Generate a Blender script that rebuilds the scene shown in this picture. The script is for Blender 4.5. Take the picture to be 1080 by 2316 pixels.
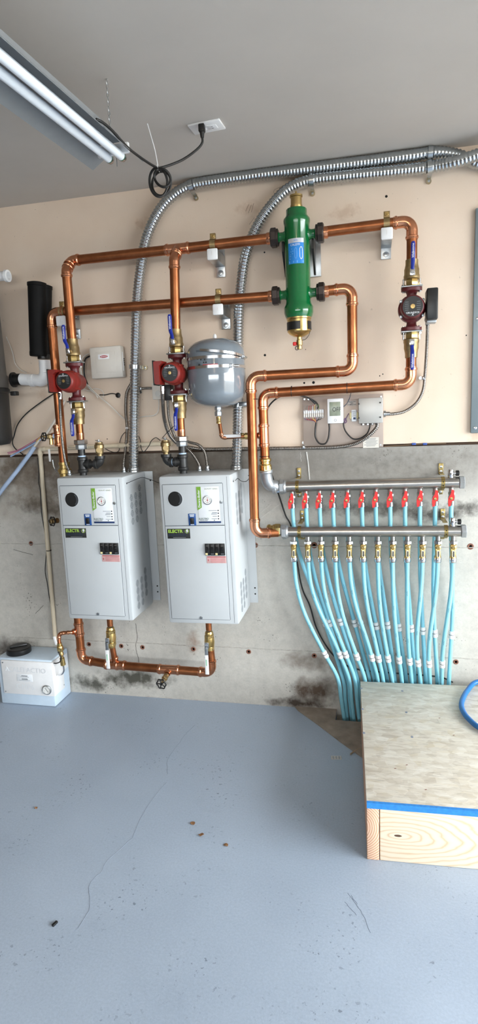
import bpy, bmesh, math, random
from mathutils import Vector as V, Matrix
random.seed(7)
PI = math.pi
for o in list(bpy.data.objects): bpy.data.objects.remove(o, do_unlink=True)
scene = bpy.context.scene
COL = scene.collection

# ------------------------------------------------------------------ camera
FPX, CX, CY = 1330.0, 540.0, 1158.0
DIST, HC = 2.68, 1.4284
pitch, roll, yaw = 0.163717, 0.04120648, -0.22319798
f0 = V((math.sin(yaw), math.cos(yaw), 0)); r0 = V((math.cos(yaw), -math.sin(yaw), 0)); up = V((0, 0, 1))
FWD = f0*math.cos(pitch) - up*math.sin(pitch)
dn = -(up*math.cos(pitch) + f0*math.sin(pitch))
RGT = r0*math.cos(roll) + dn*math.sin(roll)
DWN = -r0*math.sin(roll) + dn*math.cos(roll)
CAM = V((0, -DIST, HC))
cd = bpy.data.cameras.new('camera'); cam = bpy.data.objects.new('camera', cd); COL.objects.link(cam)
cd.sensor_fit = 'HORIZONTAL'; cd.sensor_width = 36.0; cd.lens = FPX/1080*36.0; cd.clip_start = 0.02
m = Matrix.Identity(4)
for i in range(3):
    m[i][0] = RGT[i]; m[i][1] = -DWN[i]; m[i][2] = -FWD[i]; m[i][3] = CAM[i]
cam.matrix_world = m
scene.camera = cam

# ------------------------------------------------------------------ light
scene.view_settings.view_transform = 'Standard'; scene.view_settings.look = 'None'
scene.view_settings.gamma = 1.0; scene.view_settings.use_curve_mapping = False
scene.view_settings.exposure = 0.45
world = bpy.data.worlds.new('sky'); scene.world = world; world.use_nodes = True
bg = world.node_tree.nodes['Background']; bg.inputs[0].default_value = (0.90, 0.96, 1.0, 1); bg.inputs[1].default_value = 14.2
def area_light(name, loc, rot, sx, sy, energy, color):
    l = bpy.data.lights.new(name, 'AREA'); l.shape = 'RECTANGLE'; l.size = sx; l.size_y = sy
    l.energy = energy; l.color = color
    o = bpy.data.objects.new(name, l); COL.objects.link(o); o.location = loc; o.rotation_euler = rot
    return o
XL, XR, YB, ZC = -3.3, 3.1, -6.2, 2.443
RX0, RX1, RZ0, RZ1 = -2.6, 1.8, 1.45, 1.90   # strip of windows in the wall behind the camera
DY0, DY1, DZ = -4.3, -.5, 2.33               # garage door opening in the right wall
# daylight from the sky comes in by the open garage door in the right wall and a strip of windows behind the camera
def portal(name, loc, rot, sx, sy):
    o = area_light(name, loc, rot, sx, sy, 1.0, (1, 1, 1)); o.data.cycles.is_portal = True; return o
portal('garage_door_portal', (XR+0.21, (DY0+DY1)/2, DZ/2), (0, PI/2, 0), DZ, DY1-DY0)
portal('rear_window_portal', ((RX0+RX1)/2, YB-.21, (RZ0+RZ1)/2), (PI/2, 0, 0), RX1-RX0, RZ1-RZ0)

# ------------------------------------------------------------------ helpers
def ray(px, py): return RGT*((px-CX)/FPX) + DWN*((py-CY)/FPX) + FWD
def W(px, py, d=0.0):                       # the point seen at a pixel, d metres in front of the wall
    r = ray(px, py); return CAM + r*((DIST-d)/r.y)
def F(px, py, z=0.0):                       # the point seen at a pixel, at height z
    r = ray(px, py); return CAM + r*((z-HC)/r.z)
def lin(c):
    if isinstance(c, str): c = tuple(int(c[i:i+2], 16) for i in (0, 2, 4))
    return tuple(((x/255)/12.92 if x/255 <= 0.04045 else ((x/255+0.055)/1.055)**2.4) for x in c[:3]) + (1,)

class N:                                    # tiny node helper
    def __init__(s, name):
        s.m = bpy.data.materials.new(name); s.m.use_nodes = True; s.t = s.m.node_tree
        s.b = s.t.nodes['Principled BSDF']; s.pos = None
    def n(s, typ, **k):
        x = s.t.nodes.new(typ)
        for a, b in k.items(): setattr(x, a, b)
        return x
    def l(s, a, b): s.t.links.new(a, b)
    def P(s):
        if s.pos is None: s.pos = s.n('ShaderNodeNewGeometry').outputs['Position']
        return s.pos
    def mapping(s, scale, loc=(0, 0, 0), rot=(0, 0, 0)):
        mp = s.n('ShaderNodeMapping'); mp.inputs['Scale'].default_value = scale; mp.inputs['Location'].default_value = loc
        mp.inputs['Rotation'].default_value = rot
        s.l(s.P(), mp.inputs['Vector']); return mp.outputs[0]
    def noise(s, scale, detail=4, rough=0.55, vec=None, dist=0):
        x = s.n('ShaderNodeTexNoise'); x.inputs['Scale'].default_value = scale; x.inputs['Detail'].default_value = detail
        x.inputs['Roughness'].default_value = rough; x.inputs['Distortion'].default_value = dist
        s.l(vec if vec is not None else s.P(), x.inputs['Vector']); return x.outputs['Fac']
    def ramp(s, fac, stops):
        x = s.n('ShaderNodeValToRGB'); e = x.color_ramp.elements
        while len(e) < len(stops): e.new(0.5)
        for i, (p, c) in enumerate(stops):
            e[i].position = p; e[i].color = c if len(c) == 4 else tuple(c)+(1,)
        s.l(fac, x.inputs[0]); return x.outputs[0]
    def math(s, op, a, b=None, c=None, clamp=False):
        x = s.n('ShaderNodeMath', operation=op); x.use_clamp = clamp
        for i, q in enumerate((a, b, c)):
            if q is None: continue
            if isinstance(q, (int, float)): x.inputs[i].default_value = q
            else: s.l(q, x.inputs[i])
        return x.outputs[0]
    def mix(s, fac, a, b, mode='MIX'):
        x = s.n('ShaderNodeMix', data_type='RGBA', blend_type=mode)
        for i, q in ((0, fac), (6, a), (7, b)):
            if isinstance(q, (int, float)): x.inputs[i].default_value = q
            elif isinstance(q, tuple): x.inputs[i].default_value = q
            else: s.l(q, x.inputs[i])
        return x.outputs[2]
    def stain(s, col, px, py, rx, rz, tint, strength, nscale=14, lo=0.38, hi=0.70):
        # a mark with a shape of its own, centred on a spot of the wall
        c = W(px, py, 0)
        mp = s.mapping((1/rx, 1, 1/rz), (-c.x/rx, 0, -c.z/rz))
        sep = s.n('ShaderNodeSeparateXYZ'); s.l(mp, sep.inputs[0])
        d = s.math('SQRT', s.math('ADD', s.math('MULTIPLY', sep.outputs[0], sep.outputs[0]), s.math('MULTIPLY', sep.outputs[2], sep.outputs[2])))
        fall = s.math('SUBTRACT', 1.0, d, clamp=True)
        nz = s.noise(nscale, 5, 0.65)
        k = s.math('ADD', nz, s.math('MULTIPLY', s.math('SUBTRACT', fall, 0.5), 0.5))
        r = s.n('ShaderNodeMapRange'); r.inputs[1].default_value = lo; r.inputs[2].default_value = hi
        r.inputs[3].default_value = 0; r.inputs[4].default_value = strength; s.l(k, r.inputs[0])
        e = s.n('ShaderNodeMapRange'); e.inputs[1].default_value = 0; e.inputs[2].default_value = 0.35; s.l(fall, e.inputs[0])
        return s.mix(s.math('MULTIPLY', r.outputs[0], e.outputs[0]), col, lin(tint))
    def bump(s, h, strength, dist=0.002):
        x = s.n('ShaderNodeBump'); x.inputs['Strength'].default_value = strength; x.inputs['Distance'].default_value = dist
        s.l(h, x.inputs['Height']); s.l(x.outputs[0], s.b.inputs['Normal'])

MATS = {}
def mat(name, color, rough=0.5, metal=0.0, var=0.12, scale=30, bump=0.0, coat=0.0, spec=None, trans=0.0):
    if name in MATS: return MATS[name]
    q = N(name); c = lin(color)
    dk = tuple(x*(1-var) for x in c[:3])+(1,); lt = tuple(min(1, x*(1+var)) for x in c[:3])+(1,)
    nz = q.noise(scale, 4)
    q.l(q.ramp(nz, [(0.3, dk), (0.7, lt)]), q.b.inputs['Base Color'])
    q.b.inputs['Roughness'].default_value = rough; q.b.inputs['Metallic'].default_value = metal
    q.b.inputs['Coat Weight'].default_value = coat
    if trans: q.b.inputs['Subsurface Weight'].default_value = trans; q.b.inputs['Subsurface Radius'].default_value = (.01, .01, .01); q.b.inputs['Subsurface Scale'].default_value = .5
    if bump: q.bump(q.noise(scale*6, 3), bump)
    MATS[name] = q.m; return q.m

# ---- geometry collector
class G:
    def __init__(s): s.v = []; s.f = []
    def add(s, vs, fs):
        b = len(s.v); s.v += [V(x) for x in vs]; s.f += [tuple(b+i for i in f) for f in fs]; return s
    def tube(s, pts, r, seg=12, closed=False, caps=True):
        pts = [V(p) for p in pts]; n = len(pts)
        rs = r if isinstance(r, (list, tuple)) else [r]*n
        T = []
        for i in range(n):
            a = pts[(i-1) % n] if (closed or i > 0) else pts[i]; b = pts[(i+1) % n] if (closed or i < n-1) else pts[i]
            t = (b-a); T.append(t.normalized() if t.length > 1e-9 else V((0, 0, 1)))
        ref = V((0, 0, 1)) if abs(T[0].z) < 0.9 else V((1, 0, 0))
        u = T[0].cross(ref).normalized(); vs = []
        for i in range(n):
            u = (u - T[i]*u.dot(T[i])).normalized(); w = T[i].cross(u)
            for k in range(seg):
                a = 2*PI*k/seg; vs.append(pts[i] + (u*math.cos(a)+w*math.sin(a))*rs[i])
        fs = []
        for i in range(n if closed else n-1):
            j = (i+1) % n
            for k in range(seg):
                k2 = (k+1) % seg; fs.append((i*seg+k, i*seg+k2, j*seg+k2, j*seg+k))
        if caps and not closed:
            fs.append(tuple(range(seg-1, -1, -1))); fs.append(tuple((n-1)*seg+k for k in range(seg)))
        return s.add(vs, fs)
    def lathe(s, o, axis, prof, seg=24, phase=0.0):
        o = V(o); ax = V(axis).normalized()
        ref = V((0, 0, 1)) if abs(ax.z) < 0.9 else V((0, -1, 0))
        u = (ref - ax*ref.dot(ax)).normalized(); w = ax.cross(u); vs = []; fs = []; n = len(prof)
        for r, h in prof:
            for k in range(seg):
                a = 2*PI*k/seg+phase; vs.append(o+ax*h+(u*math.cos(a)+w*math.sin(a))*max(r, 1e-5))
        for i in range(n-1):
            for k in range(seg):
                k2 = (k+1) % seg; fs.append((i*seg+k, i*seg+k2, (i+1)*seg+k2, (i+1)*seg+k))
        fs.append(tuple(range(seg-1, -1, -1))); fs.append(tuple((n-1)*seg+k for k in range(seg)))
        return s.add(vs, fs)
    def box(s, c, size, bev=0.0, ax=None):
        c = V(c); X, Y, Z = ax if ax else (V((1, 0, 0)), V((0, 1, 0)), V((0, 0, 1)))
        hx, hy, hz = size[0]/2, size[1]/2, size[2]/2
        b = min(bev, hx*.95, hy*.95, hz*.95)
        bm = bmesh.new(); bmesh.ops.create_cube(bm, size=1)
        for v in bm.verts: v.co = V((v.co.x*2*hx, v.co.y*2*hy, v.co.z*2*hz))
        if b > 0: bmesh.ops.bevel(bm, geom=list(bm.edges), offset=b, segments=2, affect='EDGES', profile=0.5)
        bm.verts.index_update()
        s.add([c+X*v.co.x+Y*v.co.y+Z*v.co.z for v in bm.verts], [[v.index for v in f.verts] for f in bm.faces]); bm.free(); return s
    def prism(s, poly, o, u, v, n, depth):           # polygon in the (u, v) plane pushed along n
        o, u, v, n = V(o), V(u), V(v), V(n); k = len(poly)
        a = [o+u*x+v*y for x, y in poly]; b = [p+n*depth for p in a]
        fs = [tuple(range(k-1, -1, -1)), tuple(range(k, 2*k))] + [(i, (i+1) % k, k+(i+1) % k, k+i) for i in range(k)]
        return s.add(a+b, fs)
    def hexa(s, o, axis, r, h, phase=0.0): return s.lathe(o, axis, [(r*.9, 0), (r, h*.12), (r, h*.88), (r*.9, h)], 6, phase)
    def torus(s, o, axis, R, r, seg=28, s2=8):
        ax = V(axis).normalized(); ref = V((0, 0, 1)) if abs(ax.z) < 0.9 else V((1, 0, 0))
        u = ax.cross(ref).normalized(); w = ax.cross(u)
        return s.tube([V(o)+(u*math.cos(2*PI*i/seg)+w*math.sin(2*PI*i/seg))*R for i in range(seg)], r, s2, closed=True)
    def build(s, name, material, parent=None, smooth=True, angle=0.7):
        if parent is None:
            xs = [v.x for v in s.v]; ys = [v.y for v in s.v]; zs = [v.z for v in s.v]
            org = V(((min(xs)+max(xs))/2, (min(ys)+max(ys))/2, min(zs)))
        else: org = wloc(parent)
        me = bpy.data.meshes.new(name); me.from_pydata([tuple(v-org) for v in s.v], [], s.f)
        bm = bmesh.new(); bm.from_mesh(me); bmesh.ops.recalc_face_normals(bm, faces=bm.faces); bm.to_mesh(me); bm.free()
        if smooth:
            me.polygons.foreach_set('use_smooth', [True]*len(me.polygons)); me.set_sharp_from_angle(angle=angle)
        me.materials.append(material)
        o = bpy.data.objects.new(name, me); COL.objects.link(o)
        if parent is None: o.location = org
        else: o.parent = parent
        return o
def wloc(o):
    p = V((0, 0, 0))
    while o is not None: p = p + o.location; o = o.parent
    return p
def tag(o, label, cat, group=None, kind=None):
    if kind: o['kind'] = kind
    if label: o['label'] = label
    if cat: o['category'] = cat
    if group: o['group'] = group
    return o
def thing(name, loc, label, cat, group=None):
    o = bpy.data.objects.new(name, None); o.empty_display_size = 0.05; COL.objects.link(o); o.location = V(loc)
    return tag(o, label, cat, group)
def struct(o): o['kind'] = 'structure'; return o
def text(body, size, o, u, v, n, name, material, parent, align='CENTER', lift=0.0006, mapf=None, bold=0.0):
    c = bpy.data.curves.new('lettering', 'FONT'); c.body = body; c.size = size; c.align_x = align; c.align_y = 'CENTER'; c.offset = bold
    c.resolution_u = 3
    t = bpy.data.objects.new('lettering', c); me = bpy.data.meshes.new_from_object(t); g = G()
    P = (lambda x, y: V(o)+V(u)*x+V(v)*y+V(n)*lift) if mapf is None else mapf
    g.add([P(q.co.x, q.co.y) for q in me.vertices], [list(p.vertices) for p in me.polygons])
    bpy.data.objects.remove(t); bpy.data.curves.remove(c); bpy.data.meshes.remove(me)
    return g.build(name, material, parent, smooth=False)
def spline(pts, n=10):                                # Catmull-Rom
    pts = [V(p) for p in pts]; out = []
    for i in range(len(pts)-1):
        p0 = pts[i-1] if i else pts[0]*2-pts[1]; p1, p2 = pts[i], pts[i+1]
        p3 = pts[i+2] if i+2 < len(pts) else p2*2-p1
        for k in range(n):
            t = k/n; out.append(0.5*((2*p1)+(p2-p0)*t+(2*p0-5*p1+4*p2-p3)*t*t+(3*p1-p0-3*p2+p3)*t**3))
    out.append(pts[-1]); return out
def resample(pts, step):
    out = [pts[0].copy()]; acc = 0
    for a, b in zip(pts, pts[1:]):
        L = (b-a).length
        if L < 1e-9: continue
        d = step-acc
        while d <= L: out.append(a+(b-a)*(d/L)); d += step
        acc = L-(d-step)
    return out
def wires(lst): return [W(*p) for p in lst]
EX, EY, EZ = V((1, 0, 0)), V((0, 1, 0)), V((0, 0, 1)); OUT = -EY

# ------------------------------------------------------------------ materials
def drywall():
    q = N('painted_drywall'); a = q.noise(3, 5); c = q.ramp(a, [(0.3, lin('dac5b0')), (0.7, lin('e1cfbc'))])
    b = q.noise(60, 3); c = q.mix(q.math('MULTIPLY', q.math('GREATER_THAN', b, 0.73), 0.35), c, lin('8a7868'))
    for px, py, rx, rz in ((560, 470, .09, .05), (780, 480, .10, .05), (320, 505, .06, .04), (1075, 985, .05, .06), (100, 890, .07, .05)):
        c = q.stain(c, px, py, rx, rz, 'b08d6e', .38, 30)
    q.l(c, q.b.inputs['Base Color']); q.b.inputs['Roughness'].default_value = .62; q.bump(q.noise(140, 3), .12); return q.m
def concrete():
    q = N('poured_concrete'); a = q.noise(2.2, 8, .62); c = q.ramp(a, [(0.28, lin('9c9891')), (0.5, lin('b8b5ae')), (0.72, lin('cbc9c4'))])
    b = q.noise(26, 6, .7); c = q.mix(.8, c, q.ramp(b, [(0.28, lin('76716a')), (0.5, lin('c4c1ba')), (0.75, lin('eceae5'))]), 'MULTIPLY')
    b2 = q.noise(120, 4, .7); c = q.mix(.5, c, q.ramp(b2, [(0.3, lin('8a857d')), (0.5, lin('d8d6d1')), (0.8, lin('f4f3f0'))]), 'MULTIPLY')
    c = q.mix(.42, c, lin('e6e3dc'))
    vor = q.n('ShaderNodeTexVoronoi'); vor.inputs['Scale'].default_value = 85; q.l(q.P(), vor.inputs['Vector'])
    pit = q.math('LESS_THAN', vor.outputs['Distance'], q.math('MULTIPLY', q.math('SUBTRACT', q.noise(7, 3), .53, clamp=True), 1.6))
    c = q.mix(q.math('MULTIPLY', pit, .75), c, lin('4a4640'))
    S = lambda *k: q.stain(c, *k)
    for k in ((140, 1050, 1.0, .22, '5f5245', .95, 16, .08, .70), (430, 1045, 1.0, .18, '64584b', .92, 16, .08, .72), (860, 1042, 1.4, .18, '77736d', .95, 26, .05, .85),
              (80, 1140, .20, .07, '3f3933', .95, 16), (130, 1155, .14, .05, '3f3933', .9, 18), (20, 1110, .18, .05, 'd8d4cc', .6, 20),
              (860, 1150, .45, .06, '4d4842', .85, 16), (980, 1165, .20, .06, '3c3833', .9, 18), (1060, 1150, .12, .06, '3c3833', .85, 20),
              (300, 1535, .30, .09, '45443a', .95, 14), (200, 1545, .2, .07, '3d3d33', .9, 16), (20, 1470, .25, .12, '4f4740', .8, 12),
              (720, 1560, .20, .11, '4b3a2b', .95, 8), (670, 1590, .25, .05, '3a2c22', .95, 10), (700, 1500, .22, .09, '6a5f55', .8, 9),
              (60, 1130, .5, .25, '857868', .5, 6), (400, 1588, .9, .03, '7d5a50', .6, 20),
              (440, 1450, .06, .09, '7a5a42', .6, 14), (800, 1400, .12, .10, '7f7c77', .6, 18), (310, 1050, .08, .05, '4a4038', .7, 12)):
        c = S(*k)
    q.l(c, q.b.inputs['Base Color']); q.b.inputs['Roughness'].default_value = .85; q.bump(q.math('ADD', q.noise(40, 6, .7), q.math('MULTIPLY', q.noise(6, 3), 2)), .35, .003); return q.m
def floor_paint():
    q = N('grey_blue_floor_paint'); a = q.noise(1.3, 6); c = q.ramp(a, [(0.3, lin('98a5b5')), (0.7, lin('a7b4c4'))])
    b = q.noise(70, 2); blot = q.noise(4.5, 4)
    k = q.math('MULTIPLY', q.math('GREATER_THAN', b, .65), q.math('MULTIPLY', q.math('SUBTRACT', blot, .5, clamp=True), 6, clamp=True))
    c = q.mix(q.math('MULTIPLY', k, .6), c, lin('4d5661'))
    sm = q.noise(2.1, 5, .7); c = q.mix(q.math('MULTIPLY', q.math('SUBTRACT', sm, .58, clamp=True), 2.2, clamp=True), c, lin('7f8b9a'))
    fine = q.noise(150, 3, .7); c = q.mix(.12, c, q.ramp(fine, [(.3, lin('666a6f')), (.5, lin('adafb2')), (.75, lin('e6e7e9'))]), 'OVERLAY')
    q.l(c, q.b.inputs['Base Color'])
    r = q.ramp(q.noise(5, 4), [(0.3, (.30,)*3), (0.7, (.48,)*3)]); q.l(r, q.b.inputs['Roughness'])
    q.bump(q.math('ADD', q.noise(90, 3), q.noise(9, 3)), .16, .003); return q.m
def osb():
    q = N('strand_board'); c = None
    tiles = [((17, 62, 1), .12), ((22, 70, 1), -.22), ((30, 44, 1), .5)]
    for i, (sc, rot) in enumerate(tiles):
        vor = q.n('ShaderNodeTexVoronoi'); vor.inputs['Scale'].default_value = 1.0
        nz = q.n('ShaderNodeTexNoise'); nz.inputs['Scale'].default_value = 9; q.l(q.P(), nz.inputs['Vector'])
        mp = q.mapping(sc, (i*3.1, i*1.7, 0), (0, 0, rot))
        ad = q.n('ShaderNodeVectorMath', operation='MULTIPLY_ADD'); q.l(nz.outputs['Color'], ad.inputs[0]); ad.inputs[1].default_value = (1.2, 1.2, 0); q.l(mp, ad.inputs[2])
        q.l(ad.outputs[0], vor.inputs['Vector'])
        sep = q.n('ShaderNodeSeparateColor'); q.l(vor.outputs['Color'], sep.inputs[0])
        k = q.ramp(sep.outputs[0], [(0.0, lin('bdb3a3')), (0.25, lin('d2cabb')), (0.6, lin('dcd6c9')), (0.9, lin('e8e4da')), (1.0, lin('cbbd9f'))])
        c = k if c is None else q.mix(.42, c, k)
        if i == 0: h = sep.outputs[1]
    gr = q.noise(1, 5, .7, q.mapping((22, 160, 1), rot=(0, 0, .12))); c = q.mix(q.math('MULTIPLY', q.math('SUBTRACT', gr, .54, clamp=True), 2.6, clamp=True), c, lin('7d7363'))
    q.l(c, q.b.inputs['Base Color']); q.b.inputs['Roughness'].default_value = .7; q.bump(h, .3, .001); return q.m
def pine():
    q = N('pine_board'); k = F(900, 1890, .1); k = V((k.x, 0, .094))
    sep = q.n('ShaderNodeSeparateXYZ'); q.l(q.P(), sep.inputs[0])
    dx = q.math('MULTIPLY', q.math('SUBTRACT', sep.outputs[0], k.x), .34); dz = q.math('SUBTRACT', sep.outputs[2], k.z)
    r = q.math('SQRT', q.math('ADD', q.math('MULTIPLY', dx, dx), q.math('MULTIPLY', dz, dz)))
    w = q.noise(5, 3, .5, q.mapping((1.0, 1, 3.2)))
    ph = q.math('ADD', q.math('MULTIPLY', q.math('POWER', q.math('ADD', r, .002), .75), 300), q.math('MULTIPLY', w, 15))
    s = q.math('ADD', q.math('MULTIPLY', q.math('SINE', ph), .5), .5)
    c = q.ramp(s, [(0.0, lin('f1dfc7')), (0.7, lin('eedbc1')), (0.95, lin('e6cdac')), (1, lin('dfc09d'))])
    knot = q.math('LESS_THAN', q.math('ADD', r, q.math('MULTIPLY', q.noise(60), .003)), .0055); c = q.mix(knot, c, lin('5d4331'))
    q.l(c, q.b.inputs['Base Color']); q.b.inputs['Roughness'].default_value = .6; return q.m
def endgrain():
    q = N('pine_end_grain'); sep = q.n('ShaderNodeSeparateXYZ'); q.l(q.P(), sep.inputs[0])
    dx = q.math('SUBTRACT', sep.outputs[0], -.055); dz = q.math('SUBTRACT', sep.outputs[2], .115)
    r = q.math('SQRT', q.math('ADD', q.math('MULTIPLY', dx, dx), q.math('MULTIPLY', dz, dz)))
    s = q.math('ADD', q.math('MULTIPLY', q.math('SINE', q.math('ADD', q.math('MULTIPLY', r, 900), q.math('MULTIPLY', q.noise(20), 4))), .5), .5)
    q.l(q.ramp(s, [(0, lin('e2bfa4')), (.6, lin('d8ae92')), (1, lin('b58468'))]), q.b.inputs['Base Color']); q.b.inputs['Roughness'].default_value = .75; return q.m
def copper(name, a, b, rough):
    q = N(name); n1 = q.noise(14, 5, .6); q.l(q.ramp(n1, [(.3, lin(a)), (.7, lin(b))]), q.b.inputs['Base Color'])
    q.b.inputs['Metallic'].default_value = 1; q.l(q.ramp(q.noise(40, 3), [(.3, (rough*.8,)*3), (.7, (rough*1.25,)*3)]), q.b.inputs['Roughness']); return q.m
M_DRY, M_CON, M_FLOOR, M_OSB, M_PINE, M_END = drywall(), concrete(), floor_paint(), osb(), pine(), endgrain()
M_CEIL = mat('painted_ceiling', 'bdb6ae', .8, var=.03, scale=4, bump=.1)
M_COP = copper('copper_pipe', '8f5535', 'ad6f4a', .36); M_FIT = copper('bright_copper_fitting', 'c4815d', 'd99b79', .22)
M_BRASS = mat('brass', 'b49a66', .34, 1, .15, 40); M_BRASSB = mat('bright_brass', 'c6ab70', .28, 1, .12, 40); M_DULL = mat('dull_brass', 'a58f68', .45, 1, .2, 60)
M_ZINC = mat('zinc_steel', 'b4b8ba', .32, 1, .15, 30); M_STEEL = mat('stainless_steel', 'a9a6a1', .3, 1, .1, 18); M_CHROME = mat('chrome', 'd2d2d4', .16, 1, .05)
M_GALV = mat('galvanized_conduit', 'b4b9bc', .27, 1, .1, 60); M_MALL = mat('galvanized_iron', 'a9adb0', .45, .8, .12, 40)
M_BLACKIRON = mat('black_iron', '3a3a3a', .42, .6, .2, 50); M_DARKNUT = mat('dark_bronze_nut', '3d3532', .4, .6, .2, 40)
M_BLK = mat('black_plastic', '141414', .38, 0, .2); M_RUB = mat('black_rubber', '1b1a19', .5, 0, .2); M_DKGREY = mat('dark_grey_plastic', '4a4642', .55, 0, .1, 12)
M_BLUE = mat('blue_vinyl', '16298a', .3, 0, .12); M_RED = mat('red_lever', 'd02a28', .38, 0, .1); M_PUMP = mat('red_pump_paint', '7a2019', .42, 0, .12, 30); M_PUMP2 = mat('maroon_pump_paint', '571a1d', .42, 0, .15, 30)
M_GREEN = mat('green_enamel', '08602f', .18, 0, .06, 10, coat=.5); M_BOIL = mat('grey_powder_coat', 'babec0', .42, 0, .03, 6)
M_TANK = mat('grey_tank_paint', '727a81', .16, 0, .05, 8, coat=.6); M_PEX = mat('pale_blue_pex', '86c5d6', .32, 0, .04, 10, trans=.25)
M_WHITE = mat('white_plastic', 'e2e2e2', .4, 0, .03); M_CREAM = mat('cream_pipe', 'd8cbb2', .42, 0, .04); M_OFFW = mat('off_white_plastic', 'd2ccc2', .45, 0, .03)
M_POLY = mat('milky_tank_plastic', 'c6d6e4', .35, 0, .03, trans=.2); M_PANEL = mat('blue_grey_panel', '7c888c', .4, .2, .05, 8); M_SHEET = mat('tan_steel_sheet', 'aa9b90', .4, .35, .05, 8)
M_BOXG = mat('grey_steel_box', 'b2b0ab', .4, .4, .04, 8); M_NAVY = mat('navy_print', '1d3560', .5); M_GRN = mat('green_print', '6f9c2c', .5); M_LIME = mat('lime_print', '9cc04a', .5); M_INK = mat('black_print', '20201f', .5)
M_PRINTG = mat('grey_print', '6e7377', .5); M_LABEL = mat('white_label', 'e4e7ea', .45, var=.02); M_PINK = mat('pink_label', 'd1aaa8', .5); M_DKPRINT = mat('dark_blue_print', '1c2a3d', .5)
M_SKYB = mat('blue_label', '1f7fcc', .4); M_REDP = mat('red_print', 'a8363a', .5); M_TUBE = mat('fluorescent_tube', 'e6ecf2', .3, var=.02); M_REFL = mat('white_reflector', '86898b', .45, .1, .04)
M_LCD = mat('lcd_screen', '8a917f', .25); M_TAPE = mat('blue_tape', '2a7ec8', .7, var=.15, scale=90); M_HOSE = mat('blue_hose', '1b66a8', .38, var=.08)
M_RUST = mat('rust', '7a5040', .8, 0, .3, 90); M_PALEBLUE = mat('thread_tape', 'aec4dc', .6); M_YEL = mat('cream_coil', 'ded09a', .5); M_LEAF = mat('dry_leaf', '8a6340', .8, var=.3)
M_MUFF = mat('matt_black_tube', '0a0a0a', .62, 0, .2); M_MUFF.node_tree.nodes['Principled BSDF'].inputs['Specular IOR Level'].default_value = .2
M_HOLE = mat('dark_opening', '0c0b0a', .9); M_SOIL = mat('bare_concrete', '8d8175', .9, 0, .25, 14, .3); M_GLASSY = mat('dial_face', 'e9e9e6', .25)

# ------------------------------------------------------------------ the room
def slab(name, x0, x1, y0, y1, z0, z1, m, parent=None):
    g = G(); g.box(((x0+x1)/2, (y0+y1)/2, (z0+z1)/2), (x1-x0, y1-y0, z1-z0)); return g.build(name, m, parent, smooth=False)
HX0, HX1, HY0 = -0.165, 0.62, -0.105           # the opening in the slab where the tubes come up
g = G()
for a in ((XL, HX0, YB, 0), (HX1, XR, YB, 0), (HX0, HX1, YB, HY0)):
    g.box(((a[0]+a[1])/2, (a[2]+a[3])/2, -.06), (a[1]-a[0], a[3]-a[2], .12))
floor = struct(g.build('floor', M_FLOOR, smooth=False))
pit = slab('slab_pit', HX0-.01, HX1+.01, HY0-.01, .02, -.3, -.121, M_HOLE, floor)
ZT = 1.262                                      # top of the concrete
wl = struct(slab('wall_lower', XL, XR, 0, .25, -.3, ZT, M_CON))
wu = struct(slab('wall_upper', XL, XR, .006, .25, ZT+.012, ZC+.02, M_DRY))
gap = struct(slab('trim_1', XL, XR, .022, .25, ZT, ZT+.012, mat('dark_gap', '4b3a2e', .9)))
struct(slab('ceiling', XL, XR, YB, .25, ZC, ZC+.1, M_CEIL))
struct(slab('wall_left', XL-.2, XL, YB, .25, -.1, ZC+.1, mat('dark_unseen_wall', '665a4c', .8, 0, .1, 5)))  # out of view; dark finish made up to cut bounced light
g = G()
for y0, y1, z0, z1 in ((YB, DY0, 0, ZC), (DY1, .25, 0, ZC), (DY0, DY1, DZ, ZC)):
    g.box((XR+.1, (y0+y1)/2, (z0+z1)/2), (.2, y1-y0, z1-z0))
struct(g.build('wall_right', M_DRY, smooth=False))
M_FAR = mat('dark_unseen_wall', '665a4c', .8, 0, .1, 5)  # invented dark colour for unseen walls, keeps the indirect light low
g = G()
for x0, x1, z0, z1 in ((XL, RX0, 0, ZC), (RX1, XR, 0, ZC), (RX0, RX1, RZ1, ZC), (RX0, RX1, 0, RZ0)):
    g.box(((x0+x1)/2, YB-.1, (z0+z1)/2), (x1-x0, .2, z1-z0))
struct(g.build('wall_back', M_FAR, smooth=False))
struct(slab('floor_driveway', -25, 40, -40, 20, -.40, -.32, mat('driveway_concrete', '8f8c86', .9, 0, .1, 4)))
# formwork seams, tie marks and cracks in the concrete
M_SEAM = mat('concrete_ridge', 'aaa69f', .9, 0, .25, 60, .3)
for y in (1232, 1463):
    a, b = W(0, y+(-4 if y < 1300 else -8), 0), W(1079, y+(4 if y < 1300 else 18), 0); z = W(540, y+2, 0).z
    pts = [V((-1.9+i*.02, -.0005, z+random.uniform(-.0015, .0015))) for i in range(122)]
    G().tube(pts, [random.uniform(.0012, .0028) for _ in pts], 6).build('form_seam', M_SEAM, wl)
for px, py, r in ((577, 1233, .013), (710, 1233, .015), (1063, 1236, .014), (70, 1229, .012), (322, 1464, .012), (274, 1461, .012), (201, 1457, .012), (437, 1468, .012), (562, 1474, .012), (900, 1479, .012), (1030, 1497, .012), (710, 1483, .012)):
    g = G(); g.lathe(W(px, py, 0)+EY*.001, OUT, [(r, 0), (r, .002), (r*.7, .003), (r*.45, .001), (r*.4, .001)], 14); g.build('tie_mark', M_RUST, wl)
M_CRACK = mat('crack_line', '4c4742', .9)
def crackline(pts, w, parent, m, f):
    j = .002 if w < .002 else .0; q = spline([f(*p) for p in pts], 6); q = [p+V((random.uniform(-j, j), 0, 0)) for p in q]
    return G().tube(q, w, 5).build('crack', m, parent)
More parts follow.
